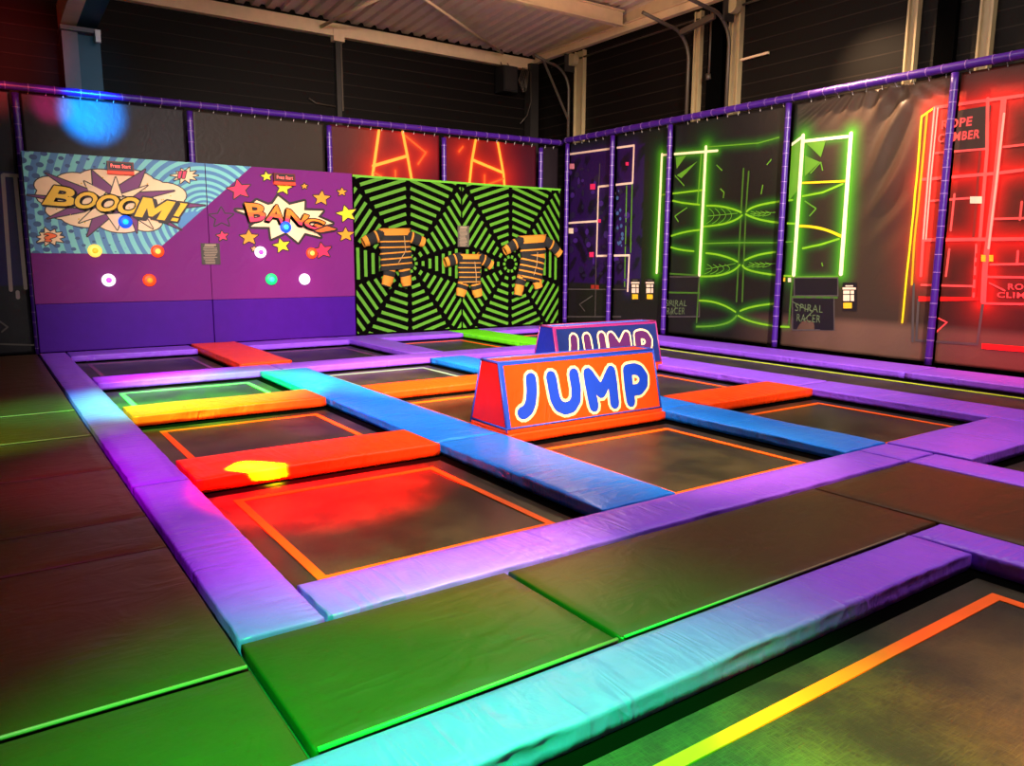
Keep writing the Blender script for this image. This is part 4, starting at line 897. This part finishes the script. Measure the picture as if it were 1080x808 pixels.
neonm = {k: plain('print_'+k, v, .45) for k, v in {'lime_core': (.95, .95, .55), 'lime': (.20, .50, .012), 'lime_dim': (.10, .30, .015), 'lime_dark': (.045, .13, .01), 'cream_line': (.85, .62, .50), 'violet': (.045, .01, .16), 'violet_dark': (.012, .006, .03), 'red_core': (.95, .085, .08), 'red': (.85, .012, .008), 'red_dim': (.30, .02, .012), 'rose': (.95, .38, .32), 'yellow': (.85, .62, .01), 'amber': (.80, .35, .01),
          'paper': (.88, .66, .48), 'sun': (.85, .50, .02), 'pink': (.75, .02, .12), 'soft_pink': (.70, .22, .28), 'brown': (.045, .018, .012), 'grey': (.075, .06, .055), 'text_green': (.10, .14, .06), 'navy': (.012, .01, .07), 'dots': (.05, .10, .25), 'orange_core': (1, .40, .04), 'orange_glow': (.80, .10, .01), 'dark': (.008, .006, .006)}.items()}
S = lambda *p: list(p)
# --- strokes of the right wall, in picture points
green_core = [(S((698.6, 163), (693, 287.5)), .06), (S((745, 155), (738, 290)), .065), (S((847.5, 143), (837.5, 290)), .07), (S((898, 141), (887.2, 289)), .07)]
green_core2 = [(S((700, 163.5), (757, 159)), .045), (S((848, 149), (894, 144)), .05), (S((834, 153.5), (847, 144)), .045)]
green_lines = [S((699, 205.5), (741, 200.5)), S((740, 163), (736, 215)), S((747, 155), (800, 151), (822, 145)), S((741, 257), (778, 256), (820, 256), (836, 255)), S((847, 207), (868, 203), (889, 194)), S((847, 262), (866, 258), (885, 252)),
    S((838.5, 292), (886, 291.5)), S((706, 211), (720, 214), (738, 216)), quadcurve((745.6, 217), (765, 218.5), (782, 224)), quadcurve((742.5, 239), (768, 235), (783, 227)), quadcurve((788, 223), (803, 216), (836, 211)), quadcurve((787, 226), (808, 233), (840, 236)), quadcurve((705, 250), (722, 245), (739, 242.5)), quadcurve((705, 259.5), (716, 263), (732, 265)),
    quadcurve((745, 267), (763, 270), (778, 276)), quadcurve((739, 291.5), (765, 289), (780.5, 279.5)), quadcurve((786, 274.5), (800, 269), (818, 266)), quadcurve((783.5, 280), (798, 287), (837, 291.5)), quadcurve((738, 317), (758, 320), (776, 329)), quadcurve((735, 344.5), (763, 342), (777, 333)), quadcurve((779, 333), (800, 341), (832, 345)), quadcurve((781, 328), (797, 323), (821, 320))]
green_dim = [S((784.5, 178), (782, 222), (777, 318)), S((790, 181), (787, 222), (783, 318)), S((693, 288), (740, 290.5)), S((738, 291), (735, 340)), S((704, 308.5), (738, 309)), S((836, 292), (832, 345)), S((836.5, 313), (883, 314))]
green_shard = [[(713, 166), (724, 164), (714, 178)], [(714, 185), (736, 170), (719, 188)], [(849, 150), (871, 149), (866, 166), (860, 160)], [(849, 164), (865, 171), (849, 186)], [(834, 155), (846, 146), (842, 200), (832, 212)]]
green_tick = [S((712, 185), (722, 196)), S((725, 219), (712, 228), (716, 234)), S((756, 174), (762, 180)), S((760, 199), (764, 203), (763, 209)), S((809, 174), (814, 168)), S((866, 171), (855, 183)), S((866, 171), (868, 180)), S((849, 212), (861, 220), (854, 228)), S((867, 277), (868, 281)), S((805, 195), (803, 205))]
netl = []
for a, b, c, d_ in (((747, 220), (747, 236), (778, 225), 5), ((792, 223), (792, 228), (818, 224), 4), ((745, 279), (745, 289), (776, 278), 4), ((790, 277), (790, 282), (818, 278), 4)):
    for i in range(1, 5):
        x = a[0]+(c[0]-a[0])*i/5; netl.append(quadcurve((x-5, a[1]), (x, (a[1]+b[1])/2), (x-8, b[1])))
    netl.append(S((a[0], (a[1]+b[1])/2), c))
red_core = [(S((1059, 105), (1050.5, 190), (1041, 266), (1039, 285), (1037.3, 318)), .075), (S((986, 113.5), (1080, 100.6)), .045), (S((974, 189.3), (1050, 183), (1086, 178.5)), .045), (S((976, 253), (1086, 252)), .05), (S((986, 114), (979, 190), (974, 252), (971.5, 291)), .045), (S((989.5, 114), (982, 190), (977, 252)), .03), (S((1042, 104), (1041.5, 157), (1034, 250)), .045)]
red_lines = [S((987, 161.5), (1041, 157)), S((981, 212), (1022, 209)), S((1045, 279), (1086, 278.5)), S((972, 300.5), (1027, 302)), S((1039, 320), (1086, 321)), S((1042, 292), (1086, 292.8)), S((1059, 155), (1086, 152)), S((1049, 231), (1086, 230)), S((1034, 160), (1027, 249)), S((1007, 205), (1003, 243)), S((1001.5, 263), (998, 291)), S((1074, 265), (1073, 278)), S((1030, 258), (1027, 313)), S((1078, 213), (1076, 232))]
red_thick = [[(969, 312.5), (1031, 313.5), (1036, 317), (969, 318)], [(1036, 362), (1090, 366.5), (1090, 372), (1035.5, 368)], [(1031, 250), (1036, 250), (1029, 313), (1025, 313)]]
yellow_l = [S((972.5, 123), (967, 190), (960.5, 256), (956.5, 292), (952, 340)), S((978.3, 119), (971.5, 190), (964.6, 256), (962, 300)), S((972.5, 123), (986, 113.5)), ]
grey_l = [S((966, 359), (1031, 363)), S((1031, 363), (1041, 290)), S((964, 300), (962.5, 360)), S((969, 316), (966.5, 358))]
white_l = [(S((599, 163), (669, 153.5), (667.5, 193), (631.5, 197), (629.5, 270), (664, 269.3), (662.3, 307)), .045), (S((599, 163), (597, 235.5), (630, 233.3)), .045)]
def W(p): return [PR.px(*q) for q in p]
gl = []
for p, w_ in green_core:
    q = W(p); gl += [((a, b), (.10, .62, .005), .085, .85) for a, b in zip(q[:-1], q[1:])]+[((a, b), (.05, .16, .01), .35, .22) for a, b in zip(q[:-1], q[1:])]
for p, w_ in green_core2+[(p, 0) for p in green_lines]:
    q = W(p); gl += [((a, b), (.10, .55, .01), .05, .25 if w_ == 0 else .6) for a, b in zip(q[:-1], q[1:])]
for p in red_core:
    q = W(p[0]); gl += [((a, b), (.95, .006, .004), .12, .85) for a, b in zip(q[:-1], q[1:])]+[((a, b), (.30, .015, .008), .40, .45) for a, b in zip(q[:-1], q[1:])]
for p in red_lines: q = W(p); gl += [((a, b), (.5, .012, .01), .06, .3) for a, b in zip(q[:-1], q[1:])]
for p in yellow_l[:2]: q = W(p); gl += [((a, b), (.5, .22, .01), .05, .3) for a, b in zip(q[:-1], q[1:])]
for p, w_ in white_l: q = W(p); gl += [((a, b), (.05, .012, .15), .10, .5) for a, b in zip(q[:-1], q[1:])]
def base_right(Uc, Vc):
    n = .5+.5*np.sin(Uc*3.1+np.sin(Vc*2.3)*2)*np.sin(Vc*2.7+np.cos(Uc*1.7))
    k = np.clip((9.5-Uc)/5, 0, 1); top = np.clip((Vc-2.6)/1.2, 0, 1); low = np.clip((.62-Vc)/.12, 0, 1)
    r = .018+.030*k+.018*top*k+.16*low*np.clip((9.6-Uc)/2, 0, 1); bay = ((Uc > 5.8) & (Uc < 8.5))*np.clip((8.4-Uc)/1.2, 0, 1); r = r+bay*(.035+.05*top); g = .017+.014*k+bay*(.022+.032*top)+.012*top*k+.085*low*np.clip((9.6-Uc)/2, 0, 1); b = .013+.010*k+bay*(.013+.02*top)+.006*top+.055*low*np.clip((9.6-Uc)/2, 0, 1)  # brown of the warm light painted into the cloth, strongest high up
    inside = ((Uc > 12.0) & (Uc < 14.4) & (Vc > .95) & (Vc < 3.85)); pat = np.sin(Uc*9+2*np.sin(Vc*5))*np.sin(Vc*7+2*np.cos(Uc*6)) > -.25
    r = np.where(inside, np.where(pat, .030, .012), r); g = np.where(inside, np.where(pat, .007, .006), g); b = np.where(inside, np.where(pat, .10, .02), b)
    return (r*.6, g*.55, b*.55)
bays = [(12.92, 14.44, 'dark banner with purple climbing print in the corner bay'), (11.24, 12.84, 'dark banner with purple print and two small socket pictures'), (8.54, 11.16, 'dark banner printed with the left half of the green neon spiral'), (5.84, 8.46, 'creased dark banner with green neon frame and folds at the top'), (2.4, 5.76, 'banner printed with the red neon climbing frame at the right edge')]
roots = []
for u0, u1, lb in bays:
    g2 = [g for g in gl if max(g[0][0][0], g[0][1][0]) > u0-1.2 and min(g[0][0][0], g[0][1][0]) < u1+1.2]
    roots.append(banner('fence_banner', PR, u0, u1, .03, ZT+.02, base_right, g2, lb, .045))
def clip_art(a, u0, u1):
    """keep only the printed shapes whose middle lies on this bay"""
def bay_art(k):
    u0, u1 = bays[k][0], bays[k][1]; a = Art(PR, .006)
    def cut(q): return clip_axis(clip_axis(q, 0, u0, False), 0, u1, True)
    orig = a.poly
    def poly(uv, layer, m):
        if min(p[0] for p in uv) >= u1 or max(p[0] for p in uv) <= u0: return
        q = cut(uv)
        if len(q) > 2: orig(q, layer, m)
    a.poly = poly
    rect = lambda x0, y0, x1, y1, lay, m: a.poly(W([(x0, y0), (x1, y0), (x1, y1), (x0, y1)]), lay, m)
    if k in (0, 1):
        for p, w_ in white_l: a.stroke(W(p), w_, 2, neonm['cream_line'])
        for p in (S((661.2, 196), (659, 302)), S((667, 195), (665.3, 266))): a.stroke(W(p), .03, 1, neonm['lime_dim'])
        for p in (S((633, 173), (631.8, 196)), S((596, 305), (662, 305.5)), S((629, 271), (628, 333)), S((598, 334), (655, 334))): a.stroke(W(p), .025, 1, neonm['grey'])
        for x, y, s, c in ((603.6, 175.5, 2.8, 'soft_pink'), (625.5, 197, 3, 'pink'), (661.8, 172.8, 1.8, 'pink'), (647.2, 202.5, 2.7, 'paper'), (602.6, 243.5, 2.8, 'paper'), (644.8, 275, 2.4, 'sun'), (632.4, 233, 1.8, 'pink'), (624.3, 268.5, 2.6, 'pink'), (625.5, 302.5, 2, 'red_dim'), (630, 303, 2.2, 'red_dim')):
            rect(x-s*.9, y-s, x+s*.9, y+s, 3, neonm[c])
        rr = random.Random(4)
        for i in range(70):
            x, y = rr.uniform(600, 662), rr.uniform(178, 300); c = PR.px(x, y)
            if x > 632 and y < 198: continue
            a.disc(c, rr.uniform(.03, .10), 1, neonm['violet_dark'] if i % 3 else neonm['violet'], 7, rr.uniform(.03, .09))
        for i in range(14): a.disc(PR.px(rr.uniform(651, 657), rr.uniform(200, 262)), rr.uniform(.02, .05), 2, neonm['dots'], 8)
        a.stroke(W(S((625, 312), (611.5, 321), (617, 328))), .025, 2, neonm['grey'])
        for cx in (670.3, 685.7):
            rect(cx-5, 294, cx+5, 318, 1, neonm['dark'])
            rect(cx-2.6, 295, cx+2.6, 296.2, 2, neonm['grey']); rect(cx-4.4, 297.4, cx+4.4, 299.2, 2, neonm['paper'])
            for x0, x1, y0, y1 in ((-3.8, .4, 300.2, 303), (1.2, 3.6, 300.2, 303), (-3.8, .4, 304, 309), (1.2, 3.6, 304, 309)): rect(cx+x0, y0, cx+x1, y1, 2, neonm['paper'])
            rect(cx-3.2, 310.5, cx+3, 315.5, 2, neonm['sun'])
    if k in (1, 2, 3):
        for q in green_shard: a.poly(W(q), 1, neonm['lime_dim'])
        for p in green_dim: a.stroke(W(p), .035, 1, neonm['lime_dark'])
        for i, p in enumerate(netl): a.stroke(W(p), .014, 1, neonm['lime_dim'])
        for i, p in enumerate(green_lines): a.stroke(W(p), .022 if i in (2, 3, 6) else .034, 2, neonm['lime_dim'] if i in (1, 2, 3, 6, 19) else neonm['lime'])
        for p in green_tick: a.stroke(W(p), .022, 2, neonm['lime_dim'], cap=False)
        for p, w_ in green_core2: a.stroke(W(p), w_, 3, neonm['lime_core'])
        for p, w_ in green_core: a.stroke(W(p), w_, 4, neonm['lime_core'])
        a.stroke(W(S((847, 193), (893, 191))), .035, 3, neonm['yellow']); a.stroke(W(quadcurve((843, 238.5), (866, 241), (888, 249.5))), .045, 3, neonm['yellow'])
        for x0, y0, x1, y1 in ((704, 292, 738, 334), (838, 293, 884, 312), (836, 314, 880, 348)):
            a.poly(W([(x0, y0), (x1, y0), (x1, y1), (x0, y1)]), 0, neonm['dark']); a.stroke(W([(x0, y0), (x1, y0), (x1, y1), (x0, y1)]), .02, 1, neonm['grey'], True)
        for x, y in ((827, 295), (833, 295.5)): rect(x-1.6, y-2.3, x+1.6, y+2, 3, neonm['sun'] if x < 830 else neonm['paper'])
        rect(889, 298, 904, 328, 1, neonm['dark']); cx = 896
        rect(cx-4, 301, cx+4, 302.2, 2, neonm['paper']); rect(cx-7, 303.2, cx+7, 305.4, 2, neonm['paper'])
        for x0, x1, y0, y1 in ((-6.3, .6, 306.5, 310), (1.6, 5, 306.5, 310), (-6.3, .6, 311, 317.5), (1.6, 5, 311, 317.5)): rect(cx+x0, y0, cx+x1, y1, 2, neonm['paper'])
        rect(cx-6.3, 319.3, cx+2.8, 325.3, 2, neonm['sun'])
        for wd, q, kk in (('SPIRAL', ((703, 316.5), (725, 316.5), (724.5, 323), (702.5, 323)), 2), ('RACER', ((704, 324.5), (723, 324.5), (722.5, 331.5), (703.5, 331.5)), 2), ('SPIRAL', ((839.5, 320), (868.5, 322), (868, 330), (839, 328)), 3), ('RACER', ((841, 331), (866, 332.5), (865.5, 340.5), (840.5, 339)), 3)):
            if kk == k: a.text(wd, q, 3, neonm['text_green'], .0)
        if k == 2: a.stroke(W(S((702, 316), (713, 324), (708, 332))), .014, 3, neonm['text_green'])
        if k == 3: a.stroke(W(S((836, 318), (850, 326), (858, 328), (848, 338))), .014, 3, neonm['text_green'])
    if k in (3, 4):
        a.poly(W([(1006.5, 117.5), (1045.5, 111), (1041, 156), (1002.5, 159.5)]), 1, neonm['brown'])
        for p in grey_l: a.stroke(W(p), .035, 1, neonm['grey'])
        for q in red_thick: a.poly(W(q), 2, neonm['red'])
        for p in red_lines: a.stroke(W(p), .032, 2, neonm['red_core'] if p[0][1] != 160 else neonm['red_dim'])
        for i, (p, w_) in enumerate(red_core): a.stroke(W(p), w_, 3, neonm['red_core'])
        a.stroke(W(S((1059.5, 120), (1051.5, 190), (1043, 262))), .03, 4, neonm['rose'])
        for p in (red_core[4][0][:3], red_core[5][0]): a.stroke(W(p), .018, 4, neonm['rose'])
        for i, p in enumerate(yellow_l): a.stroke(W(p),   .032, 3, neonm['yellow'] if i != 1 else neonm['amber'])
        for x0, y0, x1, y1, c in ((1023.5, 207.3, 1036, 214.6, 'paper'), (1035.3, 269, 1040, 276, 'sun'), (1043.6, 269, 1048, 276, 'sun')): rect(x0, y0, x1, y1, 5, neonm[c])
        a.stroke(W(S((985, 333), (999, 340), (987, 351))), .022, 3, neonm['red_core']); a.stroke(W(S((1044, 298.5), (1060, 306.5))), .022, 3, neonm['red_core'])
        if k == 4:
            a.text('ROPE', ((994, 127), (1026.5, 122.5), (1025, 132.8), (993, 136.5)), 4, neonm['red_core'], .035); a.text('CLIMBER', ((990, 141.5), (1035, 136), (1033.5, 146), (989, 151)), 4, neonm['red_core'], .035)
            a.text('ROPE', ((1063.5, 299), (1094, 299.5), (1093, 306), (1063.5, 305.5)), 4, neonm['red_core'], .02); a.text('CLIMBER', ((1052, 308), (1108, 309), (1107, 315), (1052, 314)), 4, neonm['red_core'], .02)
    if a.mb.f: a.build('neon_print', roots[k])
for k in range(5): bay_art(k)

# --- back fence banners
def base_dark(U_, V_): o = np.ones_like(U_); return (o*.013, o*.008, o*.011)
def base_brown(U_, V_): o = np.ones_like(U_); return (o*.024, o*.016, o*.012)
def base_left(U_, V_):
    o = np.ones_like(U_); ins = (U_ > -.2) & (U_ < .70) & (V_ > 1.05) & (V_ < 2.82); return (np.where(ins, .014, .012)*o, np.where(ins, .008, .011)*o, np.where(ins, .07, .016)*o)
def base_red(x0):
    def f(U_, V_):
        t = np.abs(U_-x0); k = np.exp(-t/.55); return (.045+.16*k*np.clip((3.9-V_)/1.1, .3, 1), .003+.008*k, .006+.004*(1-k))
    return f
orange_l = [[S((399.6, 138), (393, 184), (392.5, 190)), S((424.5, 139), (431, 172), (434, 189)), S((393.5, 175), (429.5, 164.5)), S((394, 182), (402, 186)), S((417, 180), (417, 186)), S((427, 143), (449, 161), (441, 173))],
            [S((501.5, 148), (497.5, 170), (495, 194)), S((525, 151), (531, 184), (532, 197)), S((498, 168.5), (530, 182)), S((511, 185), (511, 194)), S((516, 194), (531, 188.5)), S((488, 155), (484, 160))]]
def back_banner(x0, x1, base, lines, label, z0=2.6):
    glow = []
    for p in lines:
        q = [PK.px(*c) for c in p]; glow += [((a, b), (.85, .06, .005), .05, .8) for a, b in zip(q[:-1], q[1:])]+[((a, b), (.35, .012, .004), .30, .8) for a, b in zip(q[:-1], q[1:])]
    r = banner('fence_banner', PK, x0, x1, z0, ZT-.05, base, glow, label, .045)
    if lines:
        a = Art(PK, .003)
        for i, p in enumerate(lines): a.stroke([PK.px(*c) for c in p], .06 if i < 3 else .035, 1, neonm['orange_core'] if i < 3 else neonm['orange_glow'])
        a.build('neon_print', r)
    return r
rl = back_banner(-2.6, .73, base_left, [], 'dark banner with two pale vertical lines left of the comic panels', -.05)
a = Art(PK, .003)
for p in (S((3, 185), (11.5, 306)), S((16, 186.5), (27, 304)), S((4, 184.5), (19, 185.5)), S((18.5, 308), (19, 314))): a.stroke([PK.px(*c) for c in p], .055, 1, neonm['cream_line'] if False else plain('print_pale', (.28, .21, .20), .5))
for p in (S((0, 339), (8, 345), (2, 350)), S((-30, 362), (36, 364))): a.stroke([PK.px(*c) for c in p], .025, 1, neonm['grey'])
a.build('line_print', rl)
back_banner(.85, 3.28, base_dark, [], 'plain dark banner with a blue light spot above BOOOM')
back_banner(3.40, 5.80, base_brown, [], 'plain brownish dark banner above the seam of the comic panels')
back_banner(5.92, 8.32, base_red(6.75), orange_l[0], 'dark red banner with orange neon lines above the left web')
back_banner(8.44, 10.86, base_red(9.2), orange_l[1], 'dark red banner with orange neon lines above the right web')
back_banner(10.98, 11.5, base_dark, [], 'narrow plain dark banner in the corner above the web wall', -.05)
